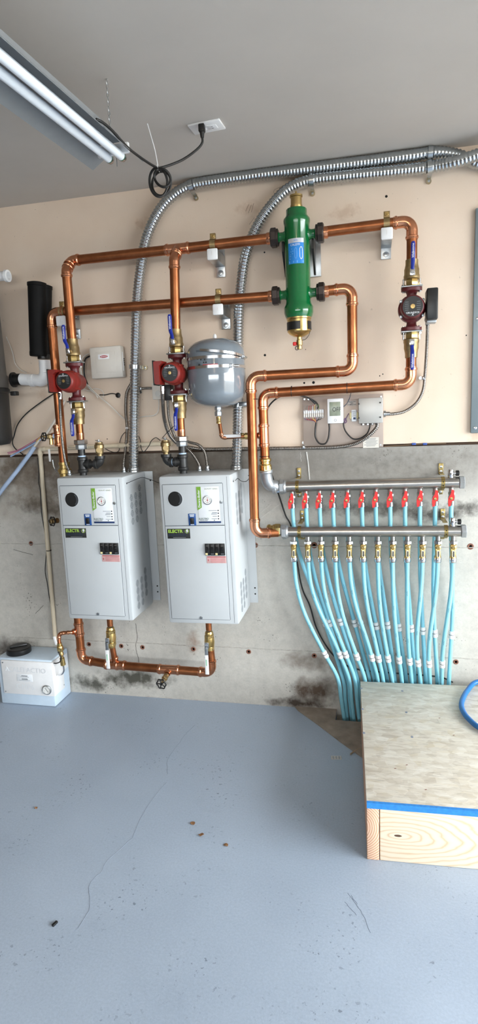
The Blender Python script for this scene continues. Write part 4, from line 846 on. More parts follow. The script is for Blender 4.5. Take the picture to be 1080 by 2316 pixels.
def mbracket(px, py, d, at, label):
    x = W(px, py, d).x; p = at(x); t = thing('manifold_bracket', V((x, 0, p.z-.05)), label, 'bracket', 'manifold brackets'); g = G()
    g.box((x, -.003, p.z+.052), (.019, .004, .05), .001); g.box((x, -.003, p.z-.046), (.019, .004, .026), .001); g.box((x, -(d-.02)/2, p.z+.033), (.019, d-.02, .003)); g.box((x, -(d-.02)/2, p.z-.034), (.019, d-.02, .003))
    vs = []; fs = []; n = 14
    for i in range(n+1):
        a = PI/2+PI*i/n; o_ = V((0, math.cos(a), math.sin(a))); q = V((x, -d, p.z)); o_.y = -abs(o_.y)
        vs += [q+o_*.0243-EX*.0075, q+o_*.0243+EX*.0075, q+o_*.0268+EX*.0075, q+o_*.0268-EX*.0075]
    for i in range(n):
        for k in range(4): fs.append((i*4+k, i*4+(k+1) % 4, (i+1)*4+(k+1) % 4, (i+1)*4+k))
    g.add(vs, fs); g.build('band', mat('yellow_zinc', '9c8a5a', .35, 1, .15), t)
    for dz in (.062, .042, -.047): G().lathe((x, -.005, p.z+dz), OUT, [(.006, 0), (.006, .003), (.003, .004)], 10).build('screw', M_ZINC, t)
    for dz in (.007, -.009): G().lathe((x, -d-.0255, p.z+dz), OUT, [(.0028, 0), (.0028, .0012)], 8).build('slot', M_HOLE, t)
mbracket(672, 1100, UD, atU, 'rusty brass coloured bracket holding the upper manifold near the grey elbow'); mbracket(1000, 1093, UD, atU, 'yellow zinc bracket holding the upper manifold near its end cap')
mbracket(677, 1203, LD, atL, 'rusty brass coloured bracket holding the lower manifold near the brass adapter'); mbracket(1007, 1201, LD, atL, 'yellow zinc bracket holding the lower manifold near its end cap')
def red_valve(x, k):
    p = atU(x)-EZ*.040; t = thing('loop_valve', p-EZ*.06, 'chrome ball valve with red lever, %s from the grey elbow' % ORD[k], 'valve', 'red-levered valves under the upper manifold'); g = G()
    g.hexa(p, -EZ, .0155, .012); g.lathe(p-EZ*.012, -EZ, [(.011, 0), (.013, .005), (.0145, .012), (.013, .02), (.0115, .024), (.0145, .026), (.0145, .044), (.0115, .046)], 16); g.lathe(p-EZ*.024, OUT, [(.008, .0), (.008, .021)], 12); g.build('body', M_CHROME, t)
    c = p+V((-.003, -.0215, -.024)); poly = [(.001, .038), (.0105, .034), (.0115, .018), (.0125, .004), (.010, -.008), (.002, -.012), (-.002, -.032), (-.011, -.034), (-.0125, -.018), (-.0125, -.002), (-.008, .010), (-.003, .018)]
    lv = G().prism(poly, c, EX, EZ, OUT, .006).build('lever', M_RED, t); G().lathe(c+OUT*.006, OUT, [(.0058, 0), (.0055, .003), (.003, .0035)], 12).build('lever_screw', M_BRASS, lv)
    return p-EZ*.056
def meter(x, k):
    p = atL(x)-EZ*.041; t = thing('flow_meter_valve', p-EZ*.09, 'brass flow meter valve, %s from the brass adapter' % ORD[k], 'valve', 'brass flow meters under the lower manifold'); g = G()
    G().hexa(p, -EZ, .0175, .014).build('top_nut', M_CHROME, t); q = p-EZ*.014; g.box(q-EZ*.012+OUT*.001, (.026, .026, .02), .005); g.box(q-EZ*.036, (.022, .023, .038), .004); g.lathe(q, -EZ, [(.011, 0), (.0125, .004), (.0115, .05), (.0135, .054), (.0135, .062)], 16); g.lathe(q-EZ*.013+OUT*.012, OUT, [(.0095, 0), (.0095, .006), (.006, .0075), (.0055, .004)], 16); g.build('body', M_BRASSB, t)
    w = G().box(q-EZ*.042+OUT*.0118, (.0105, .002, .03), .001).build('sight_glass', mat('sight_window', 'd8d4c2', .3), t); g = G(); g.box(q+V((.0012, -.0132, -.042)), (.0048, .0006, .024)); g.build('scale', M_INK, w)
    g = G(); g.lathe(q-EZ*.060, -EZ, [(.0145, 0), (.0155, .002), (.0155, .018), (.013, .021)], 12); g.build('compression_nut', M_CHROME, t)
    return q-EZ*.079
CP = lambda x, y: (620+x/2.348, 1180+y/2.348)
UC = [(268, 535), (290, 538), (350, 530), (425, 538), (460, 545), (540, 552), (600, 548), (660, 560), (725, 565), (788, 578), (850, 592), (940, 600)]
LC = [(268, 703), (347, 706), (378, 703), (437, 715), (518, 720), (553, 725), (603, 725), (662, 733), (718, 740), (762, 748), (820, 752), (890, 754)]
UE = [(362, 830), (385, 830), (440, 830), (505, 835), (530, 835), (598, 838), (640, 840), (700, 845), (745, 848), (803, 852), (865, 855), (925, 857)]
LE = [(335, 830), (395, 830), (425, 830), (478, 830), (548, 835), (576, 838), (625, 840), (676, 843), (728, 847), (775, 850), (825, 852), (887, 855)]
def tube(start, cpx, epx, d1, d2, yend, k, kind):
    c = W(*CP(*cpx), d1); e = W(*CP(*epx), d2); dirv = (e-c).normalized(); L = (start-c).length
    mid = start+(c-start)*.5; fl = e+(e-c)*((e.z+.02)/max(.05, c.z-e.z)); fl = V((e.x+(fl.x-e.x)*.45, yend, -.1))
    h0, h1 = start-EZ*L*.42, c-dirv*L*.38; pts = []
    for i in range(20):
        t_ = i/20; pts.append(start*(1-t_)**3+h0*3*t_*(1-t_)**2+h1*3*t_*t_*(1-t_)+c*t_**3)
    pts += spline([c, e, V(((e.x+fl.x)/2+(e.x-fl.x)*.1, (e.y+fl.y)/2, .08)), fl], 8)
    o = G().tube(pts, .0092, 12).build('pex_tube', M_PEX); nm = ('chrome valve with red lever' if kind else 'brass flow meter'); tag(o, 'light blue plastic tube below the %s %s from the copper end' % (ORD[k], 'red valve' if kind else 'brass flow meter'), 'tube', 'blue tubes under the manifolds')
    g = G(); g.lathe(c-dirv*.018, dirv, [(.0105, 0), (.0128, .002), (.0128, .014), (.0115, .0155), (.0115, .0195), (.0128, .021), (.0128, .034), (.0105, .036)], 14); cp = g.build('coupling', M_WHITE, o); G().lathe(c-dirv*.0025, dirv, [(.0118, 0), (.0118, .003)], 14).build('coupling_line', M_PRINTG, cp)
    bits = G(); tot = len(pts)
    for i0 in (5+k % 4, 13+k % 3):
        a, b = pts[i0], pts[i0+1]; dd = (b-a).normalized(); side = dd.cross(OUT).normalized()
        for j in range(5): q = a.lerp(b, .15+j*.18)+OUT*.0091+side*(.001*(j % 2)); bits.box(q, (.0018, .0006, .0028), 0, (side, EY, dd))
    bits.build('tube_print', mat('tube_ink', '3d5f78', .5), o)['kind'] = 'stuff'
for k in range(12):
    tube(red_valve(ux[k], k)+EZ*.006, UC[k], UE[k], (.052, .031)[k % 2], (.036, .0255)[k % 2], (-.036, -.0255)[k % 2], k, 1); tube(meter(lx[k], k)+EZ*.006, LC[k], LE[k], .085, .056, -.056, k, 0)
tag(G().tube(spline([W(605, 1035, .09), W(609, 1060, .04), W(617, 1082, .016), W(630, 1120, .009), W(645, 1165, .009), W(660, 1200, .009), W(680, 1320, .009), W(700, 1370, .009), W(715, 1420, .009), W(740, 1465, .009), W(764, 1492, .009), W(800, 1512, .009), W(860, 1520, .009), W(985, 1530, .009), W(1023, 1543, .009)], 8), .0036, 8).build('control_cable', M_RUB), 'black cable running down the concrete behind the manifolds and blue tubes', 'cable')

# ------------------------------------------------------------------ control panel
def control_panel():
    a, b = W(683, 897, .01), W(866, 1011, .01); z0, z1 = 1.264, 1.494
    t = thing('thermostat_board', ((a.x+b.x)/2, 0, z0), 'flat steel board with thermostat and wiring under the copper pipe', 'control board')
    G().box(((a.x+b.x)/2, -.004, (z0+z1)/2), (b.x-a.x, .006, z1-z0), .0008).build('back_sheet', M_SHEET, t); D0 = .009
    for px, py in ((688, 903), (861, 897), (860, 1006), (697, 903)): G().lathe(W(px, py, .007), OUT, [(.004, 0), (.004, .002)], 10).build('screw', M_ZINC, t)
    # terminal strip
    p0, p1 = W(686, 940, D0), W(732, 938, D0); ts = G().box((p0+p1)/2+OUT*.004+EZ*.006, ((p1-p0).length, .008, .038), .001).build('terminal_strip', mat('grey_terminal', 'b5b0ae', .45), t); n = 10
    for i in range(n):
        q = p0.lerp(p1, (i+.5)/n); G().box(q+OUT*.009, (.006, .012, .017), .001).build('terminal', M_OFFW, ts); G().box(q+V((0, -.009, .015)), (.006, .003, .014), .0005).build('terminal_tag', M_LABEL, ts)
        G().lathe(q+OUT*.015-EZ*.002, OUT, [(.0018, 0), (.0018, .0006)], 8).build('terminal_screw', M_ZINC, ts)
    cols = [mat('wire_'+c, h, .5) for c, h in (('black', '1d1c1c'), ('purple', '5b3b66'), ('red', 'a3322c'), ('white', 'd8d6d2'), ('yellow', 'd8b54a'), ('green', '57774c'), ('brown', '6d4a38'), ('grey', '8d8a86'))]
    j = W(714, 957, .018)
    for i in range(n-1):
        q = p0.lerp(p1, (i+.7)/n)+OUT*.012-EZ*.006; G().tube(spline([q, q-EZ*.010+(j-q)*.05, j+V((0, 0, .008))+(q-j)*.25-EZ*.004, j], 5), .0012, 6).build('wire', cols[(1, 2, 6, 2, 4, 2, 1, 0, 0)[i]], t)
    u = W(713, 914, .02)
    for i, c in ((0, 7), (2, 2), (3, 2), (4, 3), (5, 4), (6, 7), (7, 5)):
        q = p0.lerp(p1, (i+.6)/n)+V((0, -.01, .018)); G().tube(spline([q, q+EZ*.02+(u-q)*.1, u+(q-u)*.35+EZ*.006, u], 5), .0011, 6).build('wire', cols[c], t)
    G().tube(spline([j+EZ*.003, W(712, 975, .018), W(713, 990, .02), W(722, 1003, .022), W(735, 1003, .022), W(742, 990, .022), W(744, 970, .02), W(743, 955, .018)], 8), .0036, 10).build('cable', M_RUB, t)
    G().tube(spline([u, W(700, 902, .03), W(688, 897, .04), W(670, 893, .07), W(640, 895, .06), W(620, 905, .04), W(606, 922, .03), W(601, 945, .06)], 8), .0034, 10).build('cable', M_RUB, t)
    G().tube(spline([W(716, 925, .015), W(719, 918, .016), W(712, 908, .018), W(697, 900, .03), W(678, 895, .06)], 6), .0026, 8).build('cable', M_RUB, t)
    # thermostat
    c = (W(740, 902, .012)+W(776, 957, .012))/2; w, h = (W(776, 930, .012)-W(740, 930, .012)).length, (W(757, 902, .012)-W(757, 958, .012)).length
    th = G().box(c+OUT*.010, (w, .024, h), .004).build('thermostat', M_WHITE, t); s = G().box(c+V((-.001, -.0223, .009)), (w*.68, .0012, h*.56), .0006).build('screen', M_LCD, th)
    text('OFF', .026, c+V((.006, -.0231, .006)), EX*.82, EZ, OUT, 'lettering', M_INK, s, lift=.0002); G().torus(c+V((0, -.0222, -.040)), OUT, .0050, .0006, 20, 5).build('button', M_PRINTG, th)
    # transformer
    c = W(800, 940, .018); tr = G().box(c, (.022, .03, .05), .002).build('transformer', M_LABEL, t)
    for sx in (-1, 1): G().box(c+EX*sx*.014, (.010, .024, .030), .004).build('coil', M_YEL, tr)
    g = G(); g.box(c+V((.002, -.0154, -.012)), (.010, .0006, .009)); g.build('blue_print', M_NAVY, tr); g = G(); [g.box(c+V((0, -.0154, .018-.005*i)), (.014, .0006, .002)) for i in range(5)]; g.build('fine_print', M_PRINTG, tr)
    # grey steel box
    a2, b2_ = W(810, 901, .03), W(865, 956, .03); c = (a2+b2_)/2; c.y = -.028; bx = G().box(c, (b2_.x-a2.x, .044, a2.z-b2_.z), .003).build('relay_box', M_BOXG, t)
    for sx, sz in ((.040, .032), (.040, -.030), (-.050, .03), (-.050, -.03)): G().lathe(c+V((sx, -.022, sz)), OUT, [(.0035, 0), (.0035, .002)], 10).build('screw', M_INK, bx)
    for i in range(4): G().hexa(c+V((-.035+.02*i, .002, -(a2.z-b2_.z)/2)), -EZ, .008, .008).build('gland', M_ZINC, bx)
    G().tube(spline([W(836, 958, .028), W(835, 968, .026), W(828, 982, .02), W(812, 992, .018), W(797, 992, .018), W(784, 980, .018), W(777, 966, .018), W(776, 950, .018)], 8), .0030, 10).build('cable', M_RUB, t)
    G().tube(spline([W(776, 952, .02), W(780, 946, .02), W(783, 954, .02), W(778, 956, .02), W(785, 940, .02), W(788, 935, .02)], 6), .0016, 8).build('cable', cols[1], t)
    G().tube(spline([W(776, 920, .014), W(784, 912, .014), W(790, 900, .016), W(793, 888, .08)], 6), .0016, 8).build('cable', mat('slate_wire', '4a5564', .5), t)
    c = W(795, 912, .0078); g = G().box(c, (.036, .0008, .022)).build('test_sticker', mat('sheet_sticker', 'c4bbb2', .45), t)
    for i, s_ in enumerate(('DIELECTRIC', 'TEST', 'COMPLETED')): text(s_, .0066, c+EZ*(.006-.006*i), EX, EZ, OUT, 'lettering', M_INK, g, lift=.0007, bold=.0001)
    c = W(838, 1001, .0078); g = G().box(c, (.068, .0008, .046)).build('rating_label', M_OFFW, t); k = G(); [k.box(c+V((random.uniform(-.004, .004), -.0006, .018-.0055*i)), (.052-random.uniform(0, .016), .0003, .0018)) for i in range(7)]; k.build('fine_print', M_PRINTG, g)
control_panel()
g = G(); a, b = W(1076, 470, .012), W(1062, 980, .012); x0 = (a.x+b.x)/2; z0, z1 = b.z, a.z
t = thing('electrical_panel', (x0+.18, 0, z0), 'blue-grey flush electrical panel cover at the wall edge', 'electrical panel'); G().box((x0+.18, -.004, (z0+z1)/2), (.36, .016, z1-z0), .004).build('cover', M_PANEL, t); G().box((x0+.2, -.014, (z0+z1)/2), (.24, .004, z1-z0-.16), .002).build('door', M_PANEL, t)
for z in (z0+.022, (z0+z1)/2+.02, z1-.022): G().lathe((x0+.018, -.012, z), OUT, [(.0065, 0), (.006, .003), (.003, .004)], 14).build('screw', M_CHROME, t)
for px in (935, 960): tag(G().box(W(px, 1004, -.004), (.018, .012, .009), .002).build('wire_nut', mat('blue_wire_nut', '2f4f9c', .5)), {935: 'blue wire connector on the concrete ledge, nearer the control board', 960: 'blue wire connector on the concrete ledge, nearer the electrical panel'}[px], 'connector', 'blue connectors on the ledge')
tag(G().tube(spline([W(868, 1010, -.004), W(900, 1008, -.004), W(960, 1004, -.003), W(1008, 1003, -.004)], 6), .0022, 8).build('ledge_wire', mat('brown_wire', '6a5540', .6)), 'brown wire lying along the top of the concrete', 'wire')

# ------------------------------------------------------------------ white wall box and its wiring
def wall_box():
    a, b, c_, d_ = W(201, 787, .045), W(272, 780, .045), W(279, 853, .045), W(207, 857, .045); u = ((b-a)+(c_-d_)).normalized(); v = u.cross(OUT).normalized(); v = -v if v.z < 0 else v
    w, h = ((b-a).length+(c_-d_).length)/2, ((a-d_).length+(b-c_).length)/2; ct = (a+b+c_+d_)/4; ct.y = -.024
    t = thing('wall_controller', ct-EZ*h/2, 'white plastic controller box with a red oval badge on the wall', 'controller'); X = lambda p, q, r=0: ct+u*p+v*q+OUT*r
    bd = G().box(ct, (w, .046, h), .007, (u, EY, v)).build('housing', M_OFFW, t); G().box(X(0, 0, .0235), (w*.62, .0025, h*.66), .001, (u, EY, v)).build('cover', M_OFFW, t)
    lg = G().box(X(-.008, .026, .0252), (.056, .002, .022), .0008, (u, EY, v)).build('badge_frame', M_WHITE, t)
    g = G(); g.prism([(.0195*math.cos(2*PI*k/24), .0056*math.sin(2*PI*k/24)) for k in range(24)], X(-.006, .026, .0262), u, v, OUT, .0006); ov = g.build('red_oval', M_REDP, lg); g = G(); [g.box(X(-.018+.006*i, .026, .0272), (.0035, .0004, .0035), 0, (u, EY, v)) for i in range(5)]; g.build('badge_print', M_LABEL, ov)
    G().box(X(w/2*.985, -.0, .008), (.006, .008, h*.6), .001, (u, EY, v)).build('grille', M_WHITE, t); g = G(); [g.box(X(w/2+.001, .012-.009*i, -.003), (.002, .005, .006), 0, (u, EY, v)) for i in range(4)]; g.build('grille_slots', M_HOLE, t)
wall_box()
def cable(pts, r, m, label, cat='cable', name='cable', grp=None): return tag(G().tube(spline([W(*p) for p in pts], 8), r, 8).build(name, m), label, cat, grp)
M_WWIRE = mat('white_wire', 'd3cec6', .45)
cable([(203, 805, .01), (193, 812, .01), (190, 828, .01), (191, 850, .01), (198, 870, .01)], .004, M_RUB, 'black cord curving out of the white wall box')
cable([(202, 800, .012), (192, 804, .012), (184, 815, .012), (183, 838, .012), (190, 860, .012), (205, 878, .012), (225, 897, .012), (250, 918, .012), (270, 938, .012), (284, 949, .012), (303, 952, .014)], .0024, M_WWIRE, 'thin white wire running from the wall box to the big conduit')
cable([(188, 880, .008), (202, 884, .008), (214, 879, .008), (228, 882, .008), (234, 890, .008), (233, 899, .008)], .002, M_WWIRE, 'white wire looped beside the small black grommet')
cable([(190, 862, .010), (205, 882, .010), (215, 890, .008), (221, 900, .008)], .0024, M_WWIRE, 'short white wire end hanging below the wall box')
cable([(225, 893, .008), (238, 893, .008), (252, 890, .008), (264, 892, .008)], .0024, M_RUB, 'short black wire entering the round wall grommet')
tag(G().lathe(W(267, 894, -.006), OUT, [(.0125, 0), (.0125, .003), (.010, .004)], 20).build('grommet', M_BLK), 'round black grommet in the wall below the white box', 'grommet')
cable([(358, 898, .012), (359, 915, .012), (356, 932, .012), (346, 940, .012), (325, 942, .012), (308, 947, .012)], .0022, M_WWIRE, 'thin grey wire from the junction box to the big conduit')
cable([(305, 965, .03), (290, 972, .012), (276, 985, .012), (270, 1003, .012), (269, 1018, .012), (262, 1023, .012), (250, 1021, .012), (238, 1015, .012)], .0018, M_RUB, 'thin black wire drooping past the cream pipe to the first relief valve')
cable([(308, 982, .02), (315, 990, .02), (318, 1003, .02), (319, 1014, .04), (325, 1022, .04), (336, 1009, .04), (342, 997, .05), (352, 990, .1), (362, 996, .16)], .0018, M_RUB, 'thin black wire looping from the big conduit to the other relief valve')
cable([(367, 990, .17), (378, 978, .15), (392, 965, .1), (402, 958, .05)], .0015, M_RUB, 'fine black wire behind the blue lever to a relief valve')
tag(G().box(W(287, 968, .015), (.014, .012, .010), .002).build('cable_clamp', M_WHITE), 'small white clamp on the dark armoured cable', 'clip')

# ------------------------------------------------------------------ cream pipe, cables and muffler beside it
t = thing('cream_pipe', W(110, 1240, .016), 'cream plastic pipe elbowing down the concrete beside the first boiler', 'pipe')
e = W(90, 1016, .016); r_ = W(390, 1002, .016); lo = W(125, 1446, .016)
run(t, [r_, e, lo], r=.0105, R=.013, m=M_CREAM, mf=M_CREAM, barrel=.02); g = G(); g.lathe(W(268, 1008, .016), EX, [(.0105, 0), (.013, .003), (.013, .04), (.0105, .043)], 18); g.build('coupling', M_CREAM, t); g = G(); g.lathe(W(380, 1003, .016), EX, [(.0105, 0), (.0135, .003), (.0135, .016)], 18); g.build('coupling', M_CREAM, t)
for x0_, x1_ in ((114, 132), (155, 172), (200, 214)): g = G(); [g.box(W(x0_+(x1_-x0_)*i/6, 1014-(x0_-100)*.03, .0272), (.0028, .0005, .004)) for i in range(6)]; k = g.build('pipe_print', M_PRINTG, t)
G().torus(W(110, 1245, .016), EZ, .0118, .002, 18, 6).build('cable_tie', M_BLK, t)
cable([(85, 1035, .02), (88, 1070, .02), (87, 1090, .02), (91, 1110, .02), (94, 1160, .02), (103, 1215, .02), (105, 1245, .02), (102, 1290, .02), (107, 1320, .02), (113, 1360, .02), (120, 1385, .02), (118, 1410, .02), (122, 1440, .02)], .0022, M_RUB, 'wavy black wire tied along the cream pipe')
t = thing('wrapped_cable_bundle', W(40, 1070, .05), 'pale blue wrapped bundle of cables slanting down the concrete', 'cable'); G().tube(spline([W(-25, 1150, .05), W(0, 1114, .05), (W(40, 1063, .045)), W(66, 1028, .04), W(78, 1010, .035)], 8), [.0108]*33, 12).build('wrap', mat('pale_blue_wrap', '9fb1cb', .5, var=.15, scale=14), t)
M_PINKW, M_PURW, M_BLW = mat('pink_wire', 'b06a84', .5), mat('violet_wire', '5d5a90', .5), mat('blue_grey_wire', '8ea3c4', .5)
for pts, r, m_ in (([(76, 1012, .035), (88, 996, .03), (105, 980, .015), (130, 940, .012), (146, 905, .012)], .006, M_OFFW), ([(78, 1010, .03), (90, 995, .03), (100, 985, .02), (122, 955, .014), (134, 930, .012)], .002, M_RUB), ([(17, 1024, .03), (40, 1018, .03), (62, 1006, .03), (82, 994, .03), (95, 985, .03)], .0022, M_PINKW), ([(18, 1027, .034), (42, 1019, .034), (66, 1004, .034), (90, 990, .03)], .0020, M_PINKW),
                   ([(24, 1032, .035), (50, 1018, .035), (72, 1006, .035), (92, 994, .03)], .0042, M_BLW), ([(27, 1031, .030), (52, 1016, .030), (74, 1003, .030), (94, 990, .03)], .0030, M_PURW), ([(80, 1010, .035), (83, 998, .035), (90, 990, .035), (99, 986, .03)], .0028, mat('yellow_wire', 'c9a95e', .5))):
    G().tube(spline([W(*p) for p in pts], 8), r, 8).build('wire', m_, t)
cable([(122, 890, .012), (95, 908, .012), (60, 935, .012), (40, 960, .012), (32, 985, .012), (28, 1000, .012), (34, 1014, .012), (52, 1028, .012)], .003, M_RUB, 'black cable arcing across the wall under the white plastic pipe')
cable([(14, 762, .02), (24, 785, .012), (30, 805, .012), (34, 822, .012), (46, 836, .012), (60, 843, .012)], .0018, M_WWIRE, 'thin white wire hanging beside the grey canister')
t = thing('muffler', W(90, 800, .08), 'black twin-barrel muffler standing on a white plastic elbow', 'muffler'); ax_ = (W(74, 640, .085)-W(86, 800, .085)).normalized()
for (px0, py0, px1, py1, d, r) in ((96, 806, 83, 638, .085, .041), (103, 803, 97, 644, .05, .041)):
    a, b = W(px0-8, py0, d), W(px1, py1, d); L = (b-a).length; G().lathe(a, b-a, [(r*.96, 0), (r*1.03, .004), (r*1.03, .02), (r, .024), (r, L-.02), (r*1.05, L-.018), (r*1.05, L-.004), (r*.7, L)], 30).build('barrel', M_MUFF, t)
G().lathe(W(100, 812, .07), EZ, [(.03, 0), (.03, .02)], 24).build('collar', M_BLK, t)
t = thing('exhaust_pipe', W(75, 860, .07), 'white plastic exhaust pipe elbow between the canister and the muffler', 'pipe'); run(t, [W(101, 815, .07), W(104, 861, .07), W(48, 858, .07), W(40, 858, .07)][:3], r=.0275, R=.034, m=M_WHITE, mf=M_WHITE, beads=False)
g = G(); q = W(48, 858, .07); g.lathe(W(78, 860, .07), -EX, [(.0275, 0), (.030, .002), (.030, .02), (.0275, .022)], 24); g.build('coupling', M_WHITE, t); G().lathe(q, -EX, [(.028, 0), (.028, .035), (.036, .036), (.036, .044)], 24).build('rubber_sleeve', M_BLK, t)
t = thing('vacuum_canister', (-1.812, -.16, 1.33), 'dark grey canister standing off the wall with black latches', 'canister'); c = V((-1.812, -.16, 0))
g = G(); g.lathe(c+EZ*1.60, EZ, [(.132, 0), (.134, .01), (.134, .055), (.130, .06), (.128, .30), (.126, .44), (.120, .49), (.11, .5)], 48); g.build('shell', M_DKGREY, t); g = G(); g.lathe(c+EZ*1.58, -EZ, [(.132, -.02), (.138, -.012), (.138, .0), (.131, .006), (.129, .08), (.128, .22), (.115, .245), (.08, .25)], 48); g.build('bucket', mat('charcoal_plastic', '1c1b1a', .5, 0, .15, 12), t)
G().box(W(33, 890, .16), (.03, .03, .02), .004).build('latch', M_BLK, t)
t = thing('pipe_stub', W(5, 624, .1), 'open white plastic pipe stub above the grey canister', 'pipe'); a = W(-25, 626, .1); b = W(19, 624, .1); L = (b-a).length; G().lathe(a, b-a, [(.021, 0), (.021, L-.016), (.027, L-.013), (.027, L), (.017, L+.001), (.016, L-.02)], 28).build('stub', M_WHITE, t)

# ------------------------------------------------------------------ glycol feeder
def feeder():
    x0, x1, y0, y1, H = -1.873, -1.566, -.170, -.006, .252; t = thing('glycol_feeder', ((x0+x1)/2, (y0+y1)/2, 0), 'milky white glycol feeder tank with black screw cap on the floor', 'tank')
    G().box(((x0+x1)/2, (y0+y1)/2, H/2+.001), (x1-x0, y1-y0, H), .007).build('tank_body', M_POLY, t)
    cx0, cx1, cz0, cz1 = -1.847, -1.558, .062, .243; cv = G().box(((cx0+cx1)/2, -.127, (cz0+cz1)/2), (cx1-cx0, .104, cz1-cz0), .004).build('front_cover', M_WHITE, t); fy = -.179
    for x, z in ((cx0+.012, cz1-.012), (cx0+.012, cz0+.012)): G().lathe((x, fy, z), OUT, [(.0035, 0), (.0035, .002)], 10).build('screw', M_ZINC, cv)
    G().lathe((cx1, -.085, cz0+.02), EX, [(.0035, 0), (.0035, .002)], 10).build('screw', M_ZINC, cv)
    em = mat('embossed_plastic', 'd9dcdf', .4, 0, .02); text('CALEFACTIO', .036, V((-1.700, fy, .196)), EX, EZ, OUT, 'embossing', em, cv, lift=.0012); text('GMP6', .042, V((-1.72, fy, .105)), EX, EZ, OUT, 'embossing', em, cv, lift=.0012); G().prism([(-.012, -.011), (0, .013), (.012, -.011), (.006, -.011), (0, .003), (-.006, -.011)], V((-1.815, fy, .198)), EX, EZ, OUT, .0012).build('emblem', em, cv)
    q = V((-1.718, fy-.0006, .155)); lb = G().box(q, (.088, .001, .038), .0002).build('label', M_LABEL, t); g = G(); [g.box(q+V((0, -.0008, z)), (w, .0003, h)) for z, w, h in ((.010, .034, .004), (.004, .05, .0015), (-.003, .03, .0015), (-.008, .034, .004), (-.014, .062, .0015))]; g.build('label_print', M_PRINTG, lb)
    q = V((-1.598, fy, .098)); ga = G().lathe(q, OUT, [(.025, 0), (.025, .006), (.0215, .008), (.0205, .004)], 32).build('pressure_gauge', M_ZINC, t); G().lathe(q+OUT*.004, OUT, [(.0205, 0), (.0205, .001)], 28).build('gauge_face', M_GLASSY, ga); G().box(q+OUT*.0056, (.0014, .0005, .026), 0, (V((.8, 0, .6)), EY, V((-.6, 0, .8)))).build('needle', M_INK, ga)
    g = G(); [g.box(q+V((.015*math.cos(a), -.0055, .015*math.sin(a))), (.002, .0004, .002)) for a in [math.radians(-40+26*i) for i in range(11)]]; g.build('gauge_marks', M_PRINTG, ga)
    c = V((-1.793, -.094, H)); g = G(); g.lathe(c, EZ, [(.060, 0), (.062, .003), (.062, .026), (.057, .031), (.02, .033)], 40); g.box(c+EZ*.036, (.085, .012, .010), .003, (V((.8, .6, 0)), V((-.6, .8, 0)), EZ)); cap = g.build('screw_cap', M_BLK, t); cap['kind'] = 'part' if False else cap.get('kind', '') or 'stuff'
    del cap['kind']
    G().box((x1+.0008, -.045, .19), (.001, .06, .075), .0002).build('side_label', M_LABEL, t)
    # brass outlet hose on the side
    s = thing('feeder_connection', W(137, 1490, .16), 'brass valve and braided hose joining the feeder tank to the copper pipe', 'valve')
    a = W(134, 1454, .18); pts = [a, W(138, 1470, .175), W(140, 1486, .17), W(143, 1505, .165)]; dd = (pts[-1]-pts[0]).normalized(); L = (pts[-1]-pts[0]).length
    g = G(); g.lathe(a, dd, [(.011, 0), (.012, .01), (.010, .012), (.014, .016), (.016, .026), (.014, .036), (.010, .04), (.010, .052), (.012, .056), (.012, .066), (.008, .07), (.008, .08), (.012, .084), (.013, L-.004), (.008, L)], 16); g.hexa(a+dd*.03, dd, .016, .014); g.build('body', M_BRASSB, s)
    G().tube(spline([pts[-1], W(144, 1517, .16), W(140, 1524, .155), W(133, 1527, .15)], 6), .0045, 10).build('hose', M_CHROME, s); G().box(W(125, 1449, .185), (.014, .005, .045), .002, (V((.97, 0, .2)), EY, V((-.2, 0, .97)))).build('lever_sleeve', M_WHITE, s); G().tube(spline([W(131, 1474, .185), W(137, 1485, .185), W(136, 1496, .18), W(128, 1500, .175), W(122, 1500, .172)], 6), .0028, 8).build('cord', M_RUB, s)
feeder()

